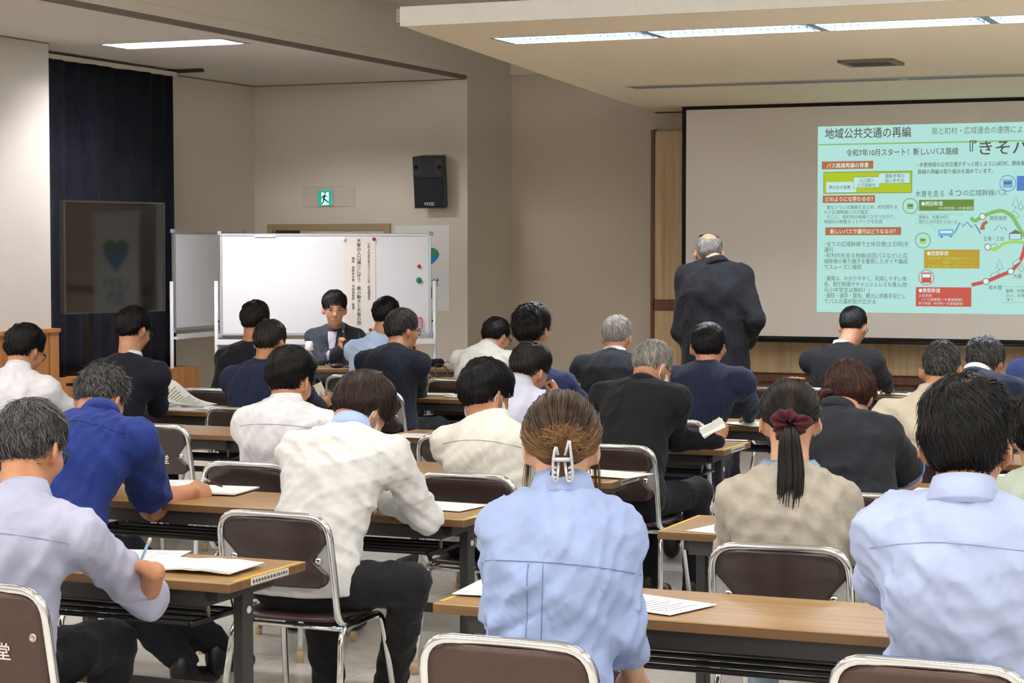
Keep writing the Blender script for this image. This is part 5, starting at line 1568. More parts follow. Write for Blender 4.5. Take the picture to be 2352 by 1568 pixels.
# ---- row three
sit('P4', 'young man with black hair in a white shirt beside the charted handout', 7.74, 7.1, 668, 805, .36, 655, 920, .44, px=-4.14, chair_label='chrome chair of the white-shirted man beside the sweater',
    face=2, hyaw=-4, hpitch=22, shirt=WH1, trousers=TR, collar='shirt', vox=MIDV, skin_c='c18f6f', seed=18, hairk=H_(MED, locks=1520, thick=.026), hair_cols=BLACKH, puff=1.1, sh_w=.175)
sit('P5', 'black-haired man in a white shirt wearing a face mask', 7.74, 7.07, 1118, 835, .30, 1130, 962, .40, px=-3.17, chair_label='chrome chair of the masked man in white',
    face=-2, hyaw=-22, hpitch=22, shirt=WH2, trousers=TR, collar='shirt', vox=MIDV, skin_c='b07d5c', seed=19, hairk=H_(BOWL, locks=1120, thick=.028), hair_cols=('08080a', '1b191b'), mask=True, puff=1.12, girth=1.08, sh_w=.185)
sit('P9', 'woman with tied reddish-brown hair in a black polo shirt', 7.77, 7.05, 1950, 838, .18, 1922, 935, .34, px=-1.70, chair_label='chrome chair of the woman in the black polo',
    face=6, hyaw=-4, hpitch=38, shirt=cloth('polo_black', '23262d'), kind='polo', trousers=TR, collar='polo', vox=MIDV, sleeve='short', skin_c='cf9f84', seed=20, hairk=H_(BOWL, style='long', locks=1520, thick=.024, edge=.5, ears=0), hair_cols=REDBR, girth=1.15, puff=1.15, sh_w=.18,
    wr=at(2010, 1120, z=.75), el=(at(2088, 1095, Y=7.62), None), wl=np.array([-1.85, 7.95, .742]))
# ---- row four
sit('P10', 'grey-haired masked man in a black suit reading papers', 9.20, 8.37, 1500, 783, .16, 1478, 868, .32, px=-3.06, chair_label='chrome chair of the masked man in the black suit',
    face=-12, hyaw=-14, hpitch=32, shirt=cloth('suit_black', '15161a'), kind='jacket', trousers=TR, collar=None, vox=MIDV, skin_c='b98866', seed=21, hairk=H_(SHORT, locks=1200, thick=.01, tone=(.1, 1.0)), hair_cols=('4b4846', 'a8a39c'), mask=True, glasses=True, sh_w=.185,
    wr=at(1652, 1012, z=.765), el=(at(1548, 1008, z=.77), None), hdir=(np.array([.1, .5, .8]), None), palm=(np.array([-.9, .2, .2]), None), curl=(.9, .5))
sit('P12', 'balding man in a pale lavender shirt resting his cheek on his fist', 9.20, 8.5, 1218, 789, .22, 1188, 880, .34, px=-3.85, chair_label='chrome chair of the balding man in pale lavender',
    hyaw=-14, hpitch=26, hroll=10, shirt=cloth('shirt_palelav', 'c8cae0'), trousers=TRN, collar='shirt', vox=MIDV, skin_c='bd8b6a', seed=22, hairk=H_(MED, locks=1120, thick=.016, bald=.28), hair_cols=('141213', '3a3432'), sh_w=.18,
    wr=at(1283, 912, Y=9.12), el=(at(1312, 965, Y=9.28), None), hdir=(np.array([-.3, -.1, .8]), None), palm=(np.array([-.8, -.3, 0]), None), curl=(1.3, .5), elbow_out=(.7, .6))
sit('P21', 'man with glasses in a white shirt at the far left edge', 8.96, 8.3, 58, 750, .22, 38, 845, .34, chair_label='chrome chair of the bespectacled man in white at the far left',
    hyaw=-6, hpitch=24, shirt=WH1, trousers=TR, collar='shirt', vox=MIDV, skin_c='bb8a69', seed=23, hairk=H_(MED, locks=1120), hair_cols=BLACKH, glasses=True, girth=1.08, sh_w=.185)
sit('P23', 'man with cropped dark hair in a cream jacket', 9.08, 8.4, 2163, 784, .30, 2142, 902, .42, px=-1.66, chair_label='chrome chair of the man in the cream jacket',
    face=2, hyaw=4, hpitch=16, shirt=cloth('jacket_cream', 'c6bda9'), kind='shirt', trousers=TR, collar='shirt', vox=MIDV, skin_c='b98767', seed=24, hairk=H_(SHORT, locks=1200, thick=.008, lock_len=.22, messy=.4, tone=(0, .6)), hair_cols=SALT, girth=1.08, sh_w=.185, puff=1.1)
# ---- row five
sit('P11', 'dark-haired man in a pinstriped navy suit, seated before the standing man', 10.50, 9.72, 1627, 744, .30, 1625, 832, .36, px=-3.25, chair_label='chrome chair of the man in the pinstriped suit',
    face=8, hyaw=4, hpitch=16, shirt=cloth('suit_pinstripe', '181e33', 'stripe', col2='2b3556'), kind='jacket', trousers=TRN, collar=None, vox=MIDV, skin_c='b98667', seed=25, hairk=H_(MED, locks=1120, thick=.014), hair_cols=BLACKH, sh_w=.18)
sit('P13', 'man with tousled black hair in a navy blue suit behind the balding man', 10.50, 9.75, 1222, 704, .34, 1222, 842, .40, chair_label='chrome chair of the tousle-haired man in navy',
    face=6, hyaw=-8, hpitch=10, shirt=cloth('suit_navyblue', '232d52'), kind='jacket', trousers=TRN, collar='suit', collar_c=COLW, vox=MIDV, skin_c='b98667', seed=26, hairk=H_(MED, locks=1200, messy=.45, lift=.008, thick=.024), hair_cols=BLACKH, sh_w=.18, hs=1.05)
sit('P18', 'man in a navy suit with short dark hair holding a charted handout', 10.2, 9.55, 622, 736, .30, 605, 830, .36, px=-5.62, chair_label='chrome chair of the navy-suited man with the handout',
    face=0, hyaw=-4, hpitch=16, shirt=cloth('suit_navy', '1d253f'), kind='jacket', trousers=TRN, collar='suit', collar_c=cloth('shirt_sky', 'a9bbdc'), vox=MIDV, skin_c='b07c5c', seed=27, hairk=H_(SHORT, locks=1120, bald=.2, thick=.012), hair_cols=('151213', '4a4038'), girth=1.05, sh_w=.185,
    wr=at(738, 936, Y=10.42), el=(at(700, 905, Y=10.12), None), hdir=(np.array([.1, .5, .3]), None), palm=(np.array([-.7, .2, .1]), None))
sit('P20', 'man in a dark suit with glasses leafing through a booklet before the display', 10.2, 9.5, 308, 708, .30, 298, 815, .38, px=-6.55, chair_label='chrome chair of the dark-suited man with the booklet',
    face=0, hyaw=-8, hpitch=20, shirt=cloth('suit_dark', '191c29'), kind='jacket', trousers=TR, collar='suit', collar_c=COLW, vox=MIDV, skin_c='bd8c6c', seed=28, hairk=H_(MED, locks=1200, thick=.02, messy=.3), hair_cols=BLACKH, glasses=True, sh_w=.185, wr=at(372, 938, Y=10.28), el=(at(362, 935, Y=9.98), None))
sit('P24', 'man with wavy dark hair in a navy suit, head bowed', 10.42, 9.7, 2262, 780, .18, 2242, 852, .34, px=-1.72, chair_label='chrome chair of the wavy-haired man in navy',
    face=2, hyaw=-6, hpitch=34, shirt=cloth('suit_navy', '1d253f'), kind='jacket', trousers=TRN, collar='suit', collar_c=COLW, vox=MIDV, skin_c='b98667', seed=29, hairk=H_(MED, locks=1120, messy=.45, lift=.007, tone=(0, .7)), hair_cols=SALT, sh_w=.185, girth=1.08)
# ---- row six
sit('P14', 'silver-haired man in a striped black suit with head slightly bowed', 11.66, 10.95, 1418, 727, .28, 1410, 806, .36, px=-4.10, chair_label='chrome chair of the silver-haired man',
    face=4, hyaw=-4, hpitch=18, shirt=cloth('suit_blackstripe', '17181e', 'stripe', col2='2b2e38'), kind='jacket', trousers=TR, collar='suit', collar_c=COLW, vox=FARV, skin_c='c08f70', seed=30, hairk=H_(SHORT, locks=1440, tone=(.1, 1)), hair_cols=WHITEH, sh_w=.18)
sit('P16', 'man in a dark suit with glasses resting his chin on his hand', 11.66, 11.0, 926, 712, .22, 903, 795, .36, px=-5.55, chair_label='chrome chair of the chin-resting man',
    face=-6, hyaw=-26, hpitch=8, shirt=cloth('suit_dark', '191c29'), kind='jacket', trousers=TR, collar=None, vox=MIDV, skin_c='b98767', seed=31, hairk=H_(MED, locks=1520, messy=.4, thick=.018, tone=(0, .8)), hair_cols=('151314', '5a5250'), glasses=True, sh_w=.185, girth=1.05,
    wr=at(962, 822, Y=11.70), el=(at(958, 903, Y=11.75), None), hdir=(np.array([-.2, -.1, .9]), None), palm=(np.array([-.7, -.5, 0]), None), curl=(1.2, .5), elbow_out=(.9, .6))
sit('P19', 'man in a dark suit, seated against the whiteboard\'s left part', 11.5, 10.8, 588, 692, .34, 580, 786, .40, px=-6.58, chair_label='chrome chair of the dark-suited man before the whiteboard',
    face=-4, hyaw=2, hpitch=10, shirt=cloth('suit_blackblue', '14161f'), kind='jacket', trousers=TR, collar='suit', collar_c=COLW, vox=FARV, skin_c='b07c5c', seed=32, hairk=H_(SHORT, locks=1360, thick=.014, bald=.15), hair_cols=('0d0b0c', '302a28'), sh_w=.185)
# ---- row seven
sit('P15', 'man with glasses in a white shirt leaning over the table nearest the wall', 13.0, 12.2, 1140, 730, .30, 1118, 795, .42, px=-5.55, chair_label='chrome chair of the white-shirted man with glasses in front',
    face=-4, hyaw=-14, hpitch=24, shirt=WH2, trousers=TR, collar='shirt', vox=FARV, skin_c='b98767', seed=33, hairk=H_(MED, locks=1200, thick=.012), hair_cols=BLACKH, glasses=True, sh_w=.18, puff=1.1)
sit('P17', 'man with neat black hair in a light blue shirt, seated nearest the speaker', 13.0, 12.3, 888, 683, .30, 868, 772, .38, px=-6.35, chair_label='chrome chair of the man in the light blue shirt',
    face=-2, hyaw=-4, hpitch=10, shirt=cloth('shirt_skyblue', 'b6cbec'), trousers=TRN, collar='shirt', vox=FARV, skin_c='b98767', seed=34, hairk=H_(MED, locks=1200, thick=.014), hair_cols=BLACKH, sh_w=.18, puff=1.1)
sit('P22', 'man with cropped black hair in a black suit below the slide', 13.0, 12.3, 1960, 705, .26, 1935, 792, .38, px=-3.05, chair_label='chrome chair of the man in black below the slide',
    face=4, hyaw=-8, hpitch=26, shirt=cloth('suit_jet', '141417'), kind='jacket', trousers=TR, collar='suit', collar_c=COLW, vox=FARV, skin_c='b98767', seed=35, hairk=H_(SHORT, locks=1360, thick=.010), hair_cols=('090909', '211e1e'), glasses=True, sh_w=.19, girth=1.08)
sit('P25', 'person in a navy jacket, only a shoulder showing at the right edge', 12.95, 12.2, 2412, 745, .32, 2412, 815, .40, chair_label='chrome chair of the navy-jacketed person cut off at the edge',
    hpitch=12, shirt=cloth('suit_navyblue', '232d52'), kind='jacket', trousers=TRN, collar='suit', collar_c=COLW, vox=FARV, seed=36, hairk=SHORT, hair_cols=BLACKH)
# ---- empty chairs that show
chair(-5.50, 8.73, .04, 'empty lettered chair behind the royal blue polo', 1, True)

# ---- the standing man at his table
px_, py_ = at(1645, 700, Y=12.55)[0], 12.55
hd = HC(1628, 536, 12.60, .12); c7 = C7(1640, 598, 12.53, .0)
person('P28', 'bald grey-fringed man in a black suit standing with his back turned before the screen', (px_, py_), c7, hd, face=10, hyaw=14, hpitch=8, shirt=cloth('suit_standing', '131318'), kind='jacket', trousers=TR, collar=None, vox=.0105,
       skin_c='c19070', seed=40, hairk=H_(SHORT, locks=1120, thick=.010, bald=.72, tone=(.1, .9)), hair_cols=('4a4645', '9c9690'), standing=True, zpel=.90, sh_w=.175, sh_drop=.105, girth=1.12, hs=1.04,
       wr=np.array([px_ + .14, py_ + .24, 1.02]), wl=np.array([px_ - .16, py_ + .22, .98]), el=(at(1738, 735, Y=12.5), at(1563, 765, Y=12.5)), hscale=1.06, puff=1.0)
chair(px_ + .55, 12.45, -.3, 'chrome chair pushed aside by the standing man')

# ---- the speaker, seated behind his table and facing the audience
fp = at(772, 745, d=16.85)
hd = at(768, 671, d=16.78); hd[2] -= .135; c7 = at(772, 752, d=16.95); c7[2] -= .0
sp_face = math.degrees(YAW) + 180 - 8
spk = person('P27', 'speaker with black hair in a dark jacket, talking into a hand-held microphone', (fp[0], fp[1]), c7, hd, face=sp_face, hyaw=16, hpitch=8, shirt=cloth('jacket_speaker', '363c45'), kind='jacket', trousers=TR, collar='shirt', collar_c=cloth('shirt_speaker', 'c3c1cd'), vox=.0085,
       skin_c='d6a586', seed=41, hairk=H_(MED, locks=1760, thick=.024, edge=.35, fringe=.28, ears=.4), hair_cols=('0a090a', '26211f'), hs=1.1, sh_w=.18, glasses=plain('rim_thin', '6a625c', .3, .6),
       wr=at(783, 800, d=16.62), hdir=(np.array([-.25, .15, .75]), None), palm=(np.array([.3, .9, .0]), None), curl=(1.0, .5), wl=at(835, 845, d=16.5) + np.array([0, 0, .03]))
chair(fp[0] + _sy * -.02, fp[1] + .03, math.radians(sp_face), 'chrome chair the speaker sits on')
# ------------------------------------------------------------------ pinned-up and tied hair
def pulled_hair(info, gather, seed, n=2200, thick=.016, style='pulled', width=.004, tone_fn=None, cols=('120e0d', '4a382e'), part_name='hair', extra=None, messy=.02, low=0.0):
    r = np.random.RandomState(seed); hl = np.radians(HL[style])
    def lim(az): return np.interp(np.abs((az + np.pi) % (2 * np.pi) - np.pi), AZ, hl) + low
    C = np.array([0, -.012, .022]); g = unit(np.array(gather) - C)
    def shell(dirs, th):
        ax = np.array([.0765, .0965, .0945]) + np.asarray(th)[..., None]
        k = 1 / np.sqrt(((dirs / ax) ** 2).sum(-1)); return C + dirs * k[..., None]
    nv, na = 24, 56; az = np.linspace(-np.pi, np.pi, na, endpoint=False); V = []
    for j in range(nv + 1):
        f = j / nv; ph = lim(az) * f; V.append(scalp(az, ph, thick * (.35 + .65 * np.clip((1 - f) * 3, 0, 1)) * np.ones(na)))
    V.append(scalp(az, lim(az) - .05, np.full(na, -.004)))
    V = np.concatenate(V); Q = []
    for j in range(nv + 1):
        i = np.arange(na); k = (i + 1) % na; Q.append(np.stack([j * na + i, j * na + k, (j + 1) * na + k, (j + 1) * na + i], 1))
    Q = np.concatenate(Q)
    tf = tone_fn or (lambda p: np.full(len(p), .3))
    T = tf(V) * .8
    a0 = r.uniform(-np.pi, np.pi, n); L = lim(a0); p0 = np.arccos(1 - r.uniform(0, 1, n) * (1 - np.cos(L)))
    root_p = scalp(a0, p0, np.full(n, thick)); d0 = root_p - C; d0 /= np.linalg.norm(d0, axis=1, keepdims=True)
    reach = r.uniform(.5, 1.0, n); lift_ = np.abs(r.normal(0, .0015, n)); rows = []; jit = r.normal(0, messy, (n, 3))
    for k in range(6):
        t = k / 5 * reach
        d = d0 * (1 - t)[:, None] + (g + jit)[:] * t[:, None]; d /= np.linalg.norm(d, axis=1, keepdims=True)
        edge = np.clip((L - p0) / .3, .35, 1); th = thick * (edge * (1 - t) + t) + .0012 + lift_ * np.sin(np.pi * t) * 2
        rows.append(shell(d, th))
    tn = np.clip(tf(root_p) + r.normal(0, .12, n), 0, 1)
    LV, LQ, LT = ribbons(rows, width * r.uniform(.6, 1.3, n), tn, C)
    parts = [(V, Q, T), (LV, LQ, LT)] + (extra(r) if extra else [])
    VV, QQ, TT, k = [], [], [], 0
    for v, q, t in parts: VV.append(v); QQ.append(q + k); TT.append(t); k += len(v)
    V = np.concatenate(VV) * info['hs']; V = info['hc'] + V @ info['H'].T
    return link(part_name, tone_mesh(part_name, V, np.concatenate(QQ), np.concatenate(TT)), hairmat('hair_%s_%s' % cols, *cols), info['root'])

def strand_rows(P0, ctrl, n, r, spread0, spread1, seg=8):
    """bundle of strands along control points with growing spread"""
    ctrl = np.array(ctrl, float); rows = []
    a = r.uniform(0, 6.28, n); q = np.sqrt(r.uniform(0, 1, n)); lenf = r.uniform(.68, 1.0, n); ph = r.uniform(0, 6.28, n)
    for k in range(seg + 1):
        t = k / seg * lenf; x = t * (len(ctrl) - 1); i = np.clip(x.astype(int), 0, len(ctrl) - 2); f = (x - i)[:, None]
        c = ctrl[i] * (1 - f) + ctrl[i + 1] * f
        sp_ = spread0 + (spread1 - spread0) * np.sin(np.clip(t * 1.15, 0, 1) * math.pi * .62)
        o = np.stack([np.cos(a) * q * sp_, np.sin(a) * q * sp_ * .6, .004 * np.sin(ph + t * 5)], 1)
        rows.append(c + o)
    return rows

# ponytail of the woman in beige
pi = PEOPLE['P7']; g7 = np.array([.0, -.112, -.012])
def tail7(r):
    rows = strand_rows(None, [(0, -.112, -.012), (0, -.15, -.03), (.003, -.19, -.08), (.008, -.222, -.15), (.006, -.24, -.215), (.002, -.245, -.27)], 420, r, .012, .040, 9)
    v, q, t = ribbons(rows, .0042 * r.uniform(.6, 1.3, 420), r.uniform(.0, .35, 420), np.array([0, -.05, -.12]))
    return [(v, q, t)]
pulled_hair(pi, g7, 71, 2600, .014, cols=('080707', '33271f'), tone_fn=lambda p: .12 + .7 * np.exp(-(p[:, 0] / .014) ** 2) * (p[:, 2] > .0), extra=tail7)
v = []; f = []; n, m = 64, 12
for i in range(n):
    a = 2 * math.pi * i / n; ruf = .5 + .5 * math.sin(a * 6 + 1.9 * math.sin(a * 3 + 1)); R_ = .030 + .006 * math.sin(a * 3 + .7)
    for j in range(m):
        b = 2 * math.pi * j / m; rr = .019 + .010 * ruf + .005 * math.sin(2 * b + a * 5)
        x = math.cos(a) * (R_ + rr * math.cos(b)) * 1.12; z = math.sin(a) * (R_ + rr * math.cos(b)) * .85; y = rr * math.sin(b) * .9 + .006 * math.sin(a * 9)
        v.append(pi['hp'](x, -.128 + y, -.014 + z))
for i in range(n):
    for j in range(m): f.append((i * m + j, i * m + (j + 1) % m, ((i + 1) % n) * m + (j + 1) % m, ((i + 1) % n) * m + j))
MB().raw(v, f, True).build('scrunchie', cloth('maroon_cloth', '4a1622', rough=.85, sheen=.1), pi['root'])
bar = MB(); hp = pi['hp']
bar.tube([hp(x, -.052 - .1 * x * x, .128 - 1.4 * x * x) for x in np.linspace(-.004, .045, 7)], .004, 6)
bar.build('gold_barrette', plain('gold_metal', 'a07c4a', .3, .8), pi['root'])
band = MB(); band.tube([hp(.095 * math.sin(a), -.018 - .03 * math.cos(a), .024 + .1 * math.cos(a)) for a in np.linspace(-1.35, 1.35, 21)], .0035, 6)
band.build('hair_band', plain('band_brown', '2a1d16', .3), pi['root'])
c7 = pi['c7']
ln = MB(); ln.tube([c7 + np.array([.07 * math.sin(a), .012 - .066 * math.cos(a), .022 - .03 * (1 - math.cos(a)) * .5]) for a in np.linspace(-1.7, 1.7, 15)], .004, 6, r2=.002)
ln.build('lanyard', plain('lanyard_blue', '2b3070', .6), pi['root'])
inn = MB(); n = 30; v = []; f = []
for j, (rr, zz) in enumerate(((1.05, .0), (1.12, .044), (1.36, .026), (1.5, .0))):
    for k in range(n):
        a = 2 * math.pi * k / n; v.append(c7 + np.array([.068 * rr * math.sin(a), .012 + .066 * rr * math.cos(a), zz - .012 * max(0, math.cos(a))]))
for j in range(3):
    for k in range(n): f.append((j * n + k, j * n + (k + 1) % n, (j + 1) * n + (k + 1) % n, (j + 1) * n + k))
inn.raw(v, f, True).build('inner_collar', cloth('inner_blue', '8fa2b8'), pi['root'])

# twisted updo with a claw clip
pi = PEOPLE['P6']; hp = pi['hp']
def twist6(r):
    out = []
    # tuft of free ends spreading above the clip
    n = 420; a = r.uniform(-1.5, 1.9, n); L = r.uniform(.034, .062, n); rows = []
    for k in range(6):
        t = k / 5
        rows.append(np.stack([.006 + np.sin(a) * L * t * 1.05 + .008 * r.normal(size=n), -.112 - .018 * np.sin(t * 2.6) - .01 * r.uniform(0, 1, n), .004 + np.cos(a) * L * t * .95 + .004 * r.normal(size=n)], 1))
    v, q, t = ribbons(rows, .0036 * r.uniform(.6, 1.3, n), r.uniform(.35, .95, n), np.array([0, -.03, 0])); out.append((v, q, t))
    # twist running up from the nape
    n = 380; rows = []; u = r.uniform(-1, 1, n); w_ = r.uniform(0, 1, n)
    for k in range(8):
        t = k / 7; th = u * 1.5 + t * 1.6
        rows.append(np.stack([np.sin(th) * (.03 - .012 * t) * (.6 + .4 * w_), -.098 - .02 * t - np.cos(th) * .022 * (.6 + .4 * w_), -.085 + t * .105 + .004 * u], 1))
    v, q, t = ribbons(rows, .0045 * r.uniform(.6, 1.3, n), r.uniform(.1, .7, n), np.array([0, -.06, -.03])); out.append((v, q, t))
    # loose strands in front of the ears
    for sg, m in ((-1, 26), (1, 44)):
        rows = strand_rows(None, [(sg * .074, .0, .0), (sg * .084, .004, -.05), (sg * .088, .0, -.10), (sg * .086, -.004, -.15)], m, r, .006, .012, 7)
        v, q, t = ribbons(rows, .0024 * np.ones(m), r.uniform(.4, .9, m), np.array([0, 0, -.05])); out.append((v, q, t))
    return out
pulled_hair(pi, (0, -.115, -.02), 72, 3200, .018, cols=('120d0b', '85613f'), tone_fn=lambda p: np.clip(.12 + .9 * np.clip((np.abs(p[:, 0]) - .028) / .05, 0, 1) * np.clip((.085 - p[:, 2]) / .08, 0, 1), 0, 1), extra=twist6, low=.06)
M_CLIP = plain('clear_plastic', 'c6c7cd', .1, .5, .9)
cl = MB()
for sg in (-1, 1):
    cl.tube(rounded_path([hp(sg * .008 + .004, -.150, -.018), hp(sg * .016 + .006, -.153, .022 if sg > 0 else .006), hp(sg * .022 + .006, -.156, -.03), hp(sg * .024 + .008, -.150, -.075), hp(sg * .012 + .006, -.146, -.083), hp(sg * .007 + .004, -.150, -.03)], .01, 3), .0038, 7)
    for k in range(3): cl.tube([hp(sg * .02 + .006, -.154, -.045 - .012 * k), hp(sg * .012 + .006, -.142, -.05 - .012 * k)], .0032, 6)
cl.tube([hp(-.016, -.155, -.028), hp(.028, -.155, -.028)], .0055, 8)
cl.build('claw_clip', M_CLIP, pi['root'])
# low tied hair of the woman in the black polo
pi = PEOPLE['P9']
r = np.random.RandomState(5); rows = strand_rows(None, [(-.03, -.085, -.04), (-.06, -.11, -.045), (-.085, -.11, -.06), (-.09, -.1, -.085)], 160, r, .014, .024, 6)
v_, q_, t_ = ribbons(rows, .004 * np.ones(160), r.uniform(.1, .8, 160), np.array([-.05, -.06, -.05]))
link('hair_tuft', tone_mesh('hair_tuft', pi['hc'] + v_ @ pi['H'].T, q_, t_), hairmat('hair_%s_%s' % REDBR, *REDBR), pi['root'])

# ------------------------------------------------------------------ seams and vents
SEAMB = plain('seam_blue', '6f7fae', .9); SEAML = plain('seam_lavender', '8a8ba8', .9); SEAMP = plain('seam_paleblue', '8b97be', .9); SEAMK = plain('seam_black', '0a0a0c', .9); SEAMR = plain('seam_royal', '152456', .9); SEAMC = plain('seam_cream', '8d8472', .9)
i6 = PEOPLE['P6']; seam(i6, lerp_pts((-.19, -.165), (.0, -.172), 16) + lerp_pts((.01, -.172), (.2, -.185), 16), SEAMB, .0013)
for x in (-.055, -.02): seam(i6, lerp_pts((x, -.175), (x - .004, -.52), 22), SEAMB, .0014, 'pleat')
seam(PEOPLE['P8'], [(x, -.075 - .9 * x * x) for x in np.linspace(-.19, .2, 26)], SEAMP, .0012)
seam(PEOPLE['P1'], [(x, -.10 - .35 * x * x) for x in np.linspace(-.19, .2, 26)], SEAML, .0012)
seam(PEOPLE['P4'], [(x, -.07 - .5 * x * x) for x in np.linspace(-.17, .18, 20)], SEAML, .0011)
seam(PEOPLE['P5'], [(x, -.08 - .5 * x * x) for x in np.linspace(-.17, .18, 20)], SEAMC, .0011)
seam(PEOPLE['P2'], [(x, -.09 - .4 * x * x) for x in np.linspace(-.18, .19, 20)], SEAMR, .0012)
for k in ('P10', 'P11', 'P13', 'P16', 'P18', 'P20', 'P22', 'P28', 'P14', 'P19'): seam(PEOPLE[k], lerp_pts((0, -.05), (0, -.5), 24), SEAMK, .0012)
# collar linings and lanyards
for k, c in (('P4', '20284e'), ('P5', '23283c'), ('P21', '2a3570')):
    i_ = PEOPLE[k]; MB().tube([i_['c7'] + i_['right'] * (.082 * math.sin(a)) - i_['fwd'] * (.082 * math.cos(a) - .012) + np.array([0, 0, .0 - .01 * (1 - math.cos(a))]) for a in np.linspace(-1.2, 1.2, 13)], .004, 6, r2=.002).build('lanyard', plain('lanyard_' + c, c, .7), i_['root'])

# blue piping on the black polo sleeve
pi = PEOPLE['P9']; S, E_, T_, sg, i_ = pi['arms'][0]; q = S + (E_ - S) * .835; d_ = unit(E_ - S); a1 = unit(np.cross(d_, [0, 0, 1.0])); a2 = np.cross(d_, a1)
MB().tube([q + (a1 * math.cos(t) + a2 * math.sin(t)) * .0745 for t in np.linspace(0, 2 * math.pi, 25)[:-1]], .004, 6, closed=True).build('sleeve_piping', plain('piping_blue', '3f78b8', .7), pi['root'])

# ------------------------------------------------------------------ papers and small things on the tables
SHEETN = [0]
def sheet(u, v, w, d, rz, label, mat=None, z=.7012, name='paper_sheet', group='papers on the tables', thick=.0012, lines=0, seed=0, ink=None):
    c = at(u, v, z=z); SHEETN[0] += 1; z = z + .0014 * (SHEETN[0] % 4)
    e = MB().box(-w / 2, w / 2, -d / 2, d / 2, 0, thick).build(name, mat or M_PAPER, None, (c[0], c[1], z), (0, 0, rz))
    tag(e, label, 'paper', group)
    if lines:
        r = random.Random(seed); g = MB()
        for k in range(lines):
            y = d / 2 - .03 - (d - .05) * k / lines
            g.box(-w / 2 + .02, -w / 2 + .02 + (w - .04) * r.uniform(.5, 1), y - .0022, y + .0022, thick, thick + .0003)
        q_ = g.build('print_lines', ink or plain('print_grey', '8f9094', .8), e); q_['kind'] = 'stuff'
    return e
A4 = (.21, .297)
def booklet(u, v, rz, label, pages=3):
    c = at(u, v, z=.7012)
    e = empty('booklet', (c[0], c[1], .7075), rz, label, 'booklet', 'papers on the tables')
    for k in range(pages):
        z = .0022 * k; o = .004 * k
        vv = []; ff = []; n = 8
        for lay in (0, .0016):
            for i in range(n + 1):
                x = -.125 + .25 * i / n; h_ = .006 * math.exp(-((abs(x) - .03) / .05) ** 2)
                for y in (-.1, .1): vv.append((x + o, y + o * .4, z + h_ + lay))
        for lay in (0, 1):
            for i in range(n):
                a = lay * 2 * (n + 1) + 2 * i; ff.append((a, a + 2, a + 3, a + 1) if lay else (a, a + 1, a + 3, a + 2))
        N = 2 * (n + 1)
        for i in range(n):
            for s_ in (0, 1): a = 2 * i + s_; ff.append((a, a + 2, N + a + 2, N + a))
        ff += [(0, 1, N + 1, N), (2 * n, 2 * n + 1, N + 2 * n + 1, N + 2 * n)]
        MB().raw(vv, ff).build('page', M_PAPER, e)
    return e
booklet(478, 1307, .05, 'open white booklet under the lavender-shirted man\'s writing hand')
sheet(330, 1281, *A4, .25, 'loose sheet beside the writing hand on the nearest left table', lines=9, seed=1)
sheet(400, 1291, .21, .15, -.15, 'half-size slip tucked by the open booklet on the nearest left table')
cb = sheet(478, 1128, .33, .24, .12, 'white clipboard with papers before the royal blue polo', name='clipboard', group='papers on the tables', thick=.006)
MB().box(-.165, .165, -.12, .12, -.0005, .0005).build('backing', plain('clipboard_blue', '3c4c7c', .5), cb)
MB().box(-.10, .15, -.10, .10, .006, .008).build('top_sheet', M_PAPER, cb)
sheet(397, 1112, *A4, .3, 'loose sheet half under the blue polo man\'s forearm', lines=8, seed=2)
sheet(905, 1160, *A4, 1.3, 'printed sheet under the bowed head of the white sweater', lines=16, seed=3)
sheet(1010, 1163, *A4, 1.45, 'blank sheet by the white sweater\'s elbow')
sheet(975, 1003, .297, .21, .02, 'sheet with a grey diagram on the table left of the masked man', lines=8, seed=4)
sheet(1372, 1088, *A4, 1.35, 'pale green handout at the end of the third table', plain('paper_green', 'b9d2b4', .85), lines=6, seed=5)
sheet(1402, 1089, *A4, 1.35, 'white sheet overlapping the pale green handout', z=.707)
sheet(1490, 1388, *A4, 1.25, 'printed sheet beside the light blue blouse', lines=12, seed=6)
sheet(1160, 1352, *A4, .1, 'sheet corner showing left of the light blue blouse')
sheet(1700, 1219, *A4, 1.35, 'sheet peeping out beside the beige sweater\'s elbow')
sheet(1562, 1020, *A4, .2, 'pale green printed sheets under the black suit\'s arm', plain('paper_pale', 'd5ddd0', .85), lines=12, seed=7)
sheet(1688, 1012, .12, .05, .1, 'small slip near the table end beyond the black sleeve')
sheet(1728, 975, *A4, .9, 'sheet on the table right of the pinstriped suit', plain('paper_pale', 'd5ddd0', .85))
sheet(430, 937, *A4, .1, 'sheet lying beneath the curled booklet', lines=8, seed=8)
sheet(475, 936, *A4, 1.2, 'sheet at the right of the curled booklet')
sheet(1000, 907, .22, .15, .2, 'white pad with a green edge near the chin-resting man', plain('paper_pale', 'd5ddd0', .85), thick=.006)
for k, (u, v, c, lb) in enumerate([(1040, 907, '3f9a58', 'white marker pen with green cap, the farther of two'), (1040, 911, '4fae68', 'white marker pen with green cap, the nearer of two')]):
    p = at(u, v, z=.708); e = empty('marker_pen', (p[0], p[1], .708), .15, lb, 'pen', 'marker pens')
    MB().tube([(-.06, 0, 0), (.03, 0, 0)], .007, 8).build('barrel', M_WHITE, e); MB().tube([(.03, 0, 0), (.065, 0, 0)], .0075, 8).build('cap', plain('cap_' + c, c, .4), e)
for u, v, lb in ((1790, 893, 'white sheet on the front table right of the standing man'), (1860, 897, 'second white sheet beside the man in black'), (1990, 902, 'white sheet on the front table right of the man in black'), (2060, 905, 'white sheet near the front table\'s right end')):
    sheet(u, v, .297, .21, .05, lb, plain('paper_pale', 'd5ddd0', .85))
sheet(2078, 1128, *A4, 1.4, 'sheet by the bare forearm of the woman in the black polo')
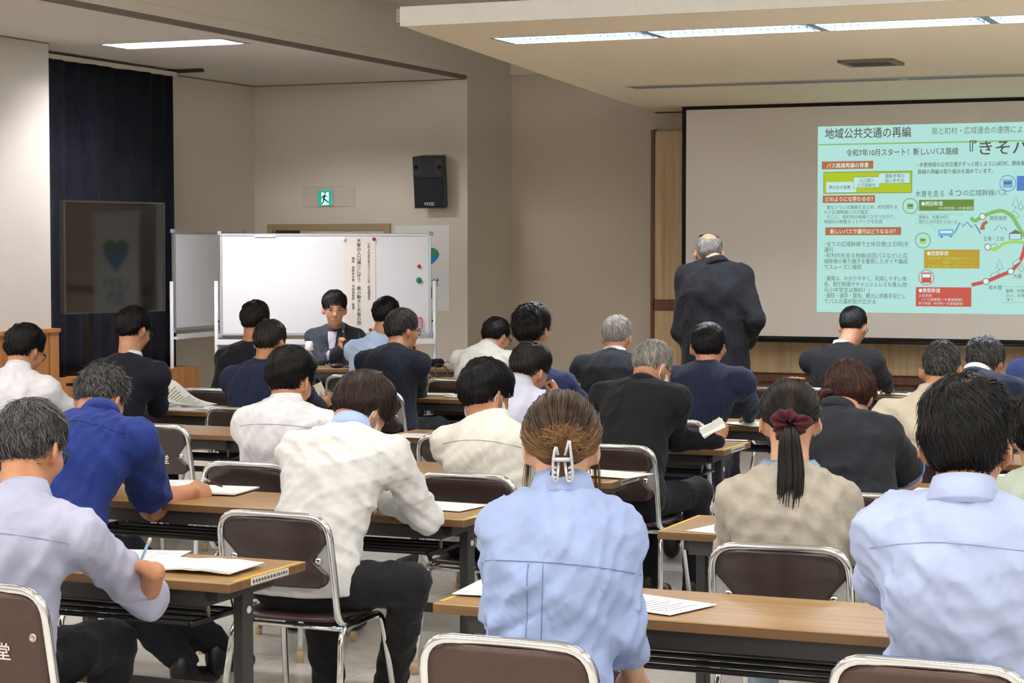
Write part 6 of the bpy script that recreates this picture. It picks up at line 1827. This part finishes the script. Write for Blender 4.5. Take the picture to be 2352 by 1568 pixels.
sheet(2330, 1098, *A4, .4, 'sheet showing beside the pale blue shirt\'s collar')
k_ = at(2062, 903, z=.703); kk = MB()
kk.tube([(-.04, 0, .006), (.04, .005, .006)], .005, 6).tube([(.05 + .014 * math.cos(a), .014 * math.sin(a), .006) for a in np.linspace(0, 6.28, 13)], .003, 6)
tag(kk.build('key_ring', M_BPLASTIC, None, (k_[0], k_[1], .702)), 'dark key ring lying on the front table', 'keys')

# curled booklet being leafed through
c = at(415, 930, z=.703); e = empty('curled_booklet', (c[0], c[1], .703), .2, 'printed booklet curling up in front of the dark-suited man with glasses', 'booklet')
vv = []; ff = []; n, m = 14, 8
for lay in (0, .0015):
    for i in range(n + 1):
        s_ = i / n; x = -.17 + .34 * s_; zc = .10 * math.exp(-((s_ - .12) / .34) ** 2) + .05 * (1 - s_)
        for j in range(m + 1):
            q_ = j / m; vv.append((x + .03 * q_, -.10 + .2 * q_, zc * (.25 + .75 * q_) + lay + .002))
N = (n + 1) * (m + 1)
for lay in (0, 1):
    for i in range(n):
        for j in range(m): k = lay * N + i * (m + 1) + j; ff.append((k, k + m + 1, k + m + 2, k + 1))
mb = MB(); mb.raw(vv, ff, True); pg_ = mb.build('page', M_PAPER, e)
pr_ = MB(); rnd = random.Random(9)
def curl_pt(s_, q_, up_=.0026):
    x = -.17 + .34 * s_; zc = .10 * math.exp(-((s_ - .12) / .34) ** 2) + .05 * (1 - s_); return (x + .03 * q_, -.10 + .2 * q_, zc * (.25 + .75 * q_) + .002 + up_)
for k in range(16):
    s0 = .06 + .05 * k; a, b = .12 + rnd.uniform(0, .1), rnd.uniform(.6, .92)
    P_ = [curl_pt(s0, a + (b - a) * t / 6) for t in range(7)] + [curl_pt(s0 + .018, a + (b - a) * t / 6) for t in range(7)]
    pr_.raw(P_, [(t, t + 1, t + 8, t + 7) for t in range(6)])
o_ = pr_.build('print_lines', plain('print_olive', '8d9a6a', .8), pg_); o_['kind'] = 'stuff'
MB().box(-.15, .15, -.1, .1, -.0015, .001).build('back_page', M_PAPER, e)
# handout with a bar chart, held by the navy-suited man
ca = at(731, 912, d=11.95); e = empty('chart_handout', tuple(ca), YAW + .35, 'handout with a blue bar chart held up beside the white-shirted man', 'paper')
M_ = Matrix.Rotation(-.45, 4, 'Y')
pp = MB().box(-.055, .055, 0, .0012, -.075, .075); pp.xform(M_); sh_ = pp.build('sheet', plain('paper_ivory', 'dcdcc8', .85), e)
for k, (x, h_) in enumerate(((-.035, .03), (-.008, .05), (.02, .05))):
    g = MB().box(x, x + .012, -.0008, 0, -.05, -.05 + h_); g.xform(M_); g.build('chart_bar', plain('chart_blue', '3a6ba0', .8), sh_)
# folded papers in the masked man's hand
ca = at(1640, 984, z=.85); e = empty('folded_papers', tuple(ca), .3, 'folded white papers in the masked man\'s raised hand', 'paper')
for k in range(2):
    pp = MB().box(-.06, .05, 0, .001, -.015, .03); pp.xform(Matrix.Rotation(-.6 + .18 * k, 4, 'Y') @ Matrix.Rotation(.25 - .5 * k, 4, 'X')); pp.build('leaf', M_PAPER, e)

# pens in hands
def pen(a, b, label, mat):
    a, b = np.array(a), np.array(b); e = empty('pen', tuple(a), 0, label, 'pen', 'pens in hands'); d = b - a
    MB().tube([(0, 0, 0), tuple(d * .1), tuple(d * .75)], [.001, .0042, .0048], 8).build('barrel', mat, e)
    MB().tube([tuple(d * .75), tuple(d)], .0046, 8).build('cap', M_WHITE, e); MB().tube([tuple(d * .78 + np.array([.006, 0, 0])), tuple(d * .97 + np.array([.006, 0, 0]))], .0016, 6).build('clip', M_ALU, e)
pa_ = at(322, 1292, z=.705); pen(pa_, at(345, 1236, Y=pa_[1] - .02), 'clear light blue ballpoint pen in the lavender-shirted man\'s hand', plain('pen_blue', '86b4d8', .2))
pb2 = at(512, 1118, z=.735); pen(pb2, at(470, 1100, z=.80), 'thin dark pen in the royal blue polo man\'s fist', M_STEEL)
p = at(440, 935, z=.708); tag(MB().tube([(-.07, 0, 0), (.07, .02, 0)], .0045, 8).build('pen', M_ALU, None, (p[0], p[1], .709)), 'silver pen lying beside the curled booklet', 'pen', 'pens on tables')

# yellow tumbler
p = at(864, 950, z=.70); e = empty('tumbler', (-5.315, 10.58, .7012), 0, 'yellow tumbler with a black lid on the table before the dark suit', 'tumbler')
MB().lathe([(0, 0), (.036, 0), (.038, .01), (.040, .19), (.0395, .2), (0, .2)], 24).build('body', plain('tumbler_yellow', 'd8b414', .4), e)
MB().lathe([(.0405, .2), (.0415, .205), (.0415, .225), (.034, .235), (0, .235)], 24).build('lid', M_BPLASTIC, e)

# ------------------------------------------------------------------ on and around the speaker's table
def ptab(dx, dy, dz=0.0): return np.array([PT[0] + _cy * dx - _sy * dy, PT[1] + _sy * dx + _cy * dy, .7012 + dz])
q = ptab(.05, .2); e = empty('water_bottle', tuple(q), 0, 'small water bottle capped with an upturned white paper cup', 'bottle')
MB().lathe([(0, 0), (.03, 0), (.032, .01), (.032, .10), (.014, .13), (.014, .16), (0, .16)], 18).build('bottle', plain('bottle_clear', 'd8e0e4', .1, trans=.7), e)
MB().lathe([(.036, .135), (.034, .135), (.026, .205), (0, .205), (0, .208), (.027, .208), (.037, .137), (.036, .135)], 20).build('paper_cup', M_PAPER, e)
q = ptab(1.02, .25); e = empty('pouch', tuple(q), YAW, 'black soft pouch on the speaker\'s table', 'bag')
sx_ = Field(); sx_.cone((-.06, 0, .028), (.07, 0, .033), .03, .036, .02); sx_.disp = folds(9, .004, 1.6); V, Q = sx_.mesh('pouch', .007); link('body', fast_mesh('pouch', V, Q), cloth('pouch_black', '15161c'), e)
MB().tube([(.1, 0, .03), (.13, .01, .045), (.15, .0, .03), (.17, .01, .035)], .003, 6).build('strap', M_BPLASTIC, e)
def cable(pts, r, label, name='cable'):
    out = curve3(pts); return tag(MB().tube(out, r, 6).build(name, M_BPLASTIC), label, 'cable', 'cables at the speaker table')
def curve3(pts, n=6):
    P = [np.array(pts[0])] + [np.array(p) for p in pts] + [np.array(pts[-1])]; out = []
    for i in range(1, len(P) - 2):
        for k in range(n):
            t_ = k / n; a, b, c, d = P[i - 1], P[i], P[i + 1], P[i + 2]
            out.append(tuple(.5 * (2 * b + (c - a) * t_ + (2 * a - 5 * b + 4 * c - d) * t_ ** 2 + (3 * b - a - 3 * c + d) * t_ ** 3)))
    out.append(tuple(P[-2])); return out
B7 = np.array([-6.91, 13.0, .7012])
cable([at(1005, 868, d=14.6), at(1000, 840, d=15.2), at(1012, 836, d=15.4), at(1028, 850, d=15.2), at(1030, 868, d=14.8), B7 + np.array([.95, .2, .01]), B7 + np.array([.8, .12, .01])], .006, 'black cable looping up between the front table and the speaker\'s table')
cable([B7 + np.array([.95, .25, .008]), B7 + np.array([1.05, .18, .04]), B7 + np.array([1.12, .27, .008]), B7 + np.array([1.02, .33, .03]), B7 + np.array([.92, .28, .01]), B7 + np.array([1.0, .15, .012]), B7 + np.array([1.2, .2, .008])], .006, 'tangle of black cable on the front table')
e = empty('power_adapter', tuple(B7 + np.array([1.02, .16, 0])), .4, 'black power adapter among the cables on the front table', 'adapter')
MB().box(-.045, .045, -.03, .03, 0, .035, .006).build('case', M_BPLASTIC, e); MB().tube([(.045, 0, .018), (.08, .01, .016), (.12, .05, .008)], .004, 6).build('lead', M_BPLASTIC, e)
q = at(998, 872, z=.72); e = empty('envelope', (-6.12, 13.22, .7012), .3, 'tan padded envelope on the front table beside the cables', 'envelope')
MB().box(-.12, .12, -.07, .07, 0, .022, .008).build('body', plain('envelope_tan', 'c99a52', .8), e); MB().box(-.12, .12, .01, .07, .022, .024).build('flap', plain('envelope_tan2', 'bd8d47', .8), e)
q = ptab(.28, .12); e = empty('glasses_case', tuple(q), YAW + .1, 'black oval glasses case at the speaker\'s elbow', 'case')
sx_ = Field(); sx_.ell((0, 0, .018), (.06, .03, .02), .01); V, Q = sx_.mesh('case', .006); link('shell', fast_mesh('case', V, Q), M_BPLASTIC, e)
MB().tube([(-.05, -.026, .02), (.05, -.026, .02)], .0015, 5).build('seam', M_GREY, e)
q = ptab(.40, .14); e = empty('wrist_watch', tuple(q), 0, 'wrist watch lying on the speaker\'s table', 'watch')
MB().lathe([(0, 0), (.018, 0), (.018, .009), (.015, .011), (0, .011)], 18).build('dial', M_ALU, e); MB().tube([(-.018, 0, .006), (-.05, .01, .004), (-.07, .0, .004)], .006, 6, r2=.003).build('strap', M_BPLASTIC, e); MB().tube([(.018, 0, .006), (.05, -.01, .004), (.07, .0, .004)], .006, 6, r2=.003).build('strap', M_BPLASTIC, e)
q = ptab(.47, .2); tag(MB().box(-.105, .105, -.148, .148, 0, .004).build('paper_sheet', plain('paper_ivory', 'dcdcc8', .85), None, tuple(q), (0, 0, YAW + .2)), 'notes lying flat before the speaker', 'paper', 'papers on the tables')

# microphone in the speaker's hand
mt = at(790, 742, d=16.62); mbp = at(792, 805, d=16.56); d_ = unit(mbp - mt)
e = empty('microphone', tuple(mbp), 0, 'black hand-held microphone held up by the speaker', 'microphone')
l_ = mt - mbp
MB().tube([tuple(l_ * 0), tuple(l_ * .05), tuple(l_ * .62), tuple(l_ * .72)], [.012, .014, .017, .021], 14).build('handle', M_BPLASTIC, e)
MB().tube([tuple(l_ * .72), tuple(l_ * .78), tuple(l_ * .92), tuple(l_ * .99), tuple(l_)], [.021, .025, .026, .018, .004], 14).build('grille', plain('mic_grille', '2a2b2f', .5, .6, bump=.6, nscale=900), e)
# speaker's shirt front, lanyard and lapel badge
pi = PEOPLE['P27']; c7, R_, U_, F_ = pi['c7'], pi['right'], pi['upc'], pi['fwd']
me = pi['shirt'].data; co = np.zeros(len(me.vertices) * 3, np.float32); me.vertices.foreach_get('co', co)
bv = BVHTree.FromPolygons([Vector(c) for c in co.reshape(-1, 3)], [tuple(p.vertices) for p in me.polygons])
def onfront(x, z, off=.003):
    o = c7 + R_ * x + U_ * z + F_ * .6; h = bv.ray_cast(Vector(o), Vector(-F_)); return (h[0] + Vector(F_) * off) if h[0] is not None else Vector(c7 + R_ * x + U_ * z + F_ * .12)
def front_patch(fl, fr, z0, z1, name, mat, off, nx_=8, nz_=16):
    v = []; f = []
    for j in range(nz_ + 1):
        t_ = j / nz_; z = z0 + (z1 - z0) * t_; a, b = fl(t_), fr(t_)
        for i in range(nx_ + 1): v.append(onfront(a + (b - a) * i / nx_, z, off))
    for j in range(nz_):
        for i in range(nx_): k = j * (nx_ + 1) + i; f.append((k, k + 1, k + nx_ + 2, k + nx_ + 1))
    return MB().raw(v, f, True).build(name, mat, pi['root'])
front_patch(lambda t: -.042 + .038 * t, lambda t: .042 - .038 * t, -.05, -.36, 'shirt_front', cloth('shirt_speaker', 'c3c1cd'), .002)
for sg in (-1, 1):
    front_patch((lambda t, s=sg: s * (.042 - .038 * t)), (lambda t, s=sg: s * (.05 + .035 * math.sin(math.pi * min(1, t * 1.1)) - .04 * t)), -.045, -.36, 'lapel', pi['shirt'].data.materials[0], .006)
    MB().tube([onfront(sg * (.05 - .04 * t), -.04 - .30 * t, .008) for t in np.linspace(0, 1, 12)], .0045, 6, r2=.0015).build('lanyard', plain('lanyard_navy', '2c3a78', .6), pi['root'])
MB().raw([onfront(x, z, .008) for x, z in ((-.03, -.33), (.03, -.33), (.03, -.41), (-.03, -.41))], [(0, 1, 2, 3)]).build('name_card', M_PAPER, pi['root'])
b_ = onfront(-.085, -.14, .007); MB().lathe([(0, -.003), (.009, -.002), (.009, .002), (0, .003)], 14, tuple(b_)).build('lapel_badge', plain('badge_green', '2f8f77', .4), pi['root'])
hp = pi['hp']
face_parts = plain('eye_white', 'd9d4cf', .3); iris = plain('eye_dark', '120d0b', .2); lip = plain('lip', '9a5c4c', .5); brow = plain('brow_dark', '15100f', .8)
for sg in (-1, 1):
    MB().tube([hp(sg * .022, .0885, .002), hp(sg * .033, .090, .004), hp(sg * .046, .082, .001)], [.0015, .0036, .0015], 8).build('eye', iris, pi['root'])
    MB().tube([hp(sg * .016, .093, .019), hp(sg * .034, .092, .024), hp(sg * .052, .080, .018)], [.0025, .0035, .0018], 6).build('eyebrow', brow, pi['root'])
MB().tube([hp(-.022, .0905, -.0715), hp(0, .0955, -.071), hp(.022, .0905, -.0715)], [.0015, .0035, .0015], 8).build('mouth', lip, pi['root'])
flush_texts()
for m in bpy.data.materials:          # thin slide lettering need not be sampled as a lamp
    if m.name.startswith('slide_') and m.name != 'slide_bg': m.cycles.emission_sampling = 'NONE'
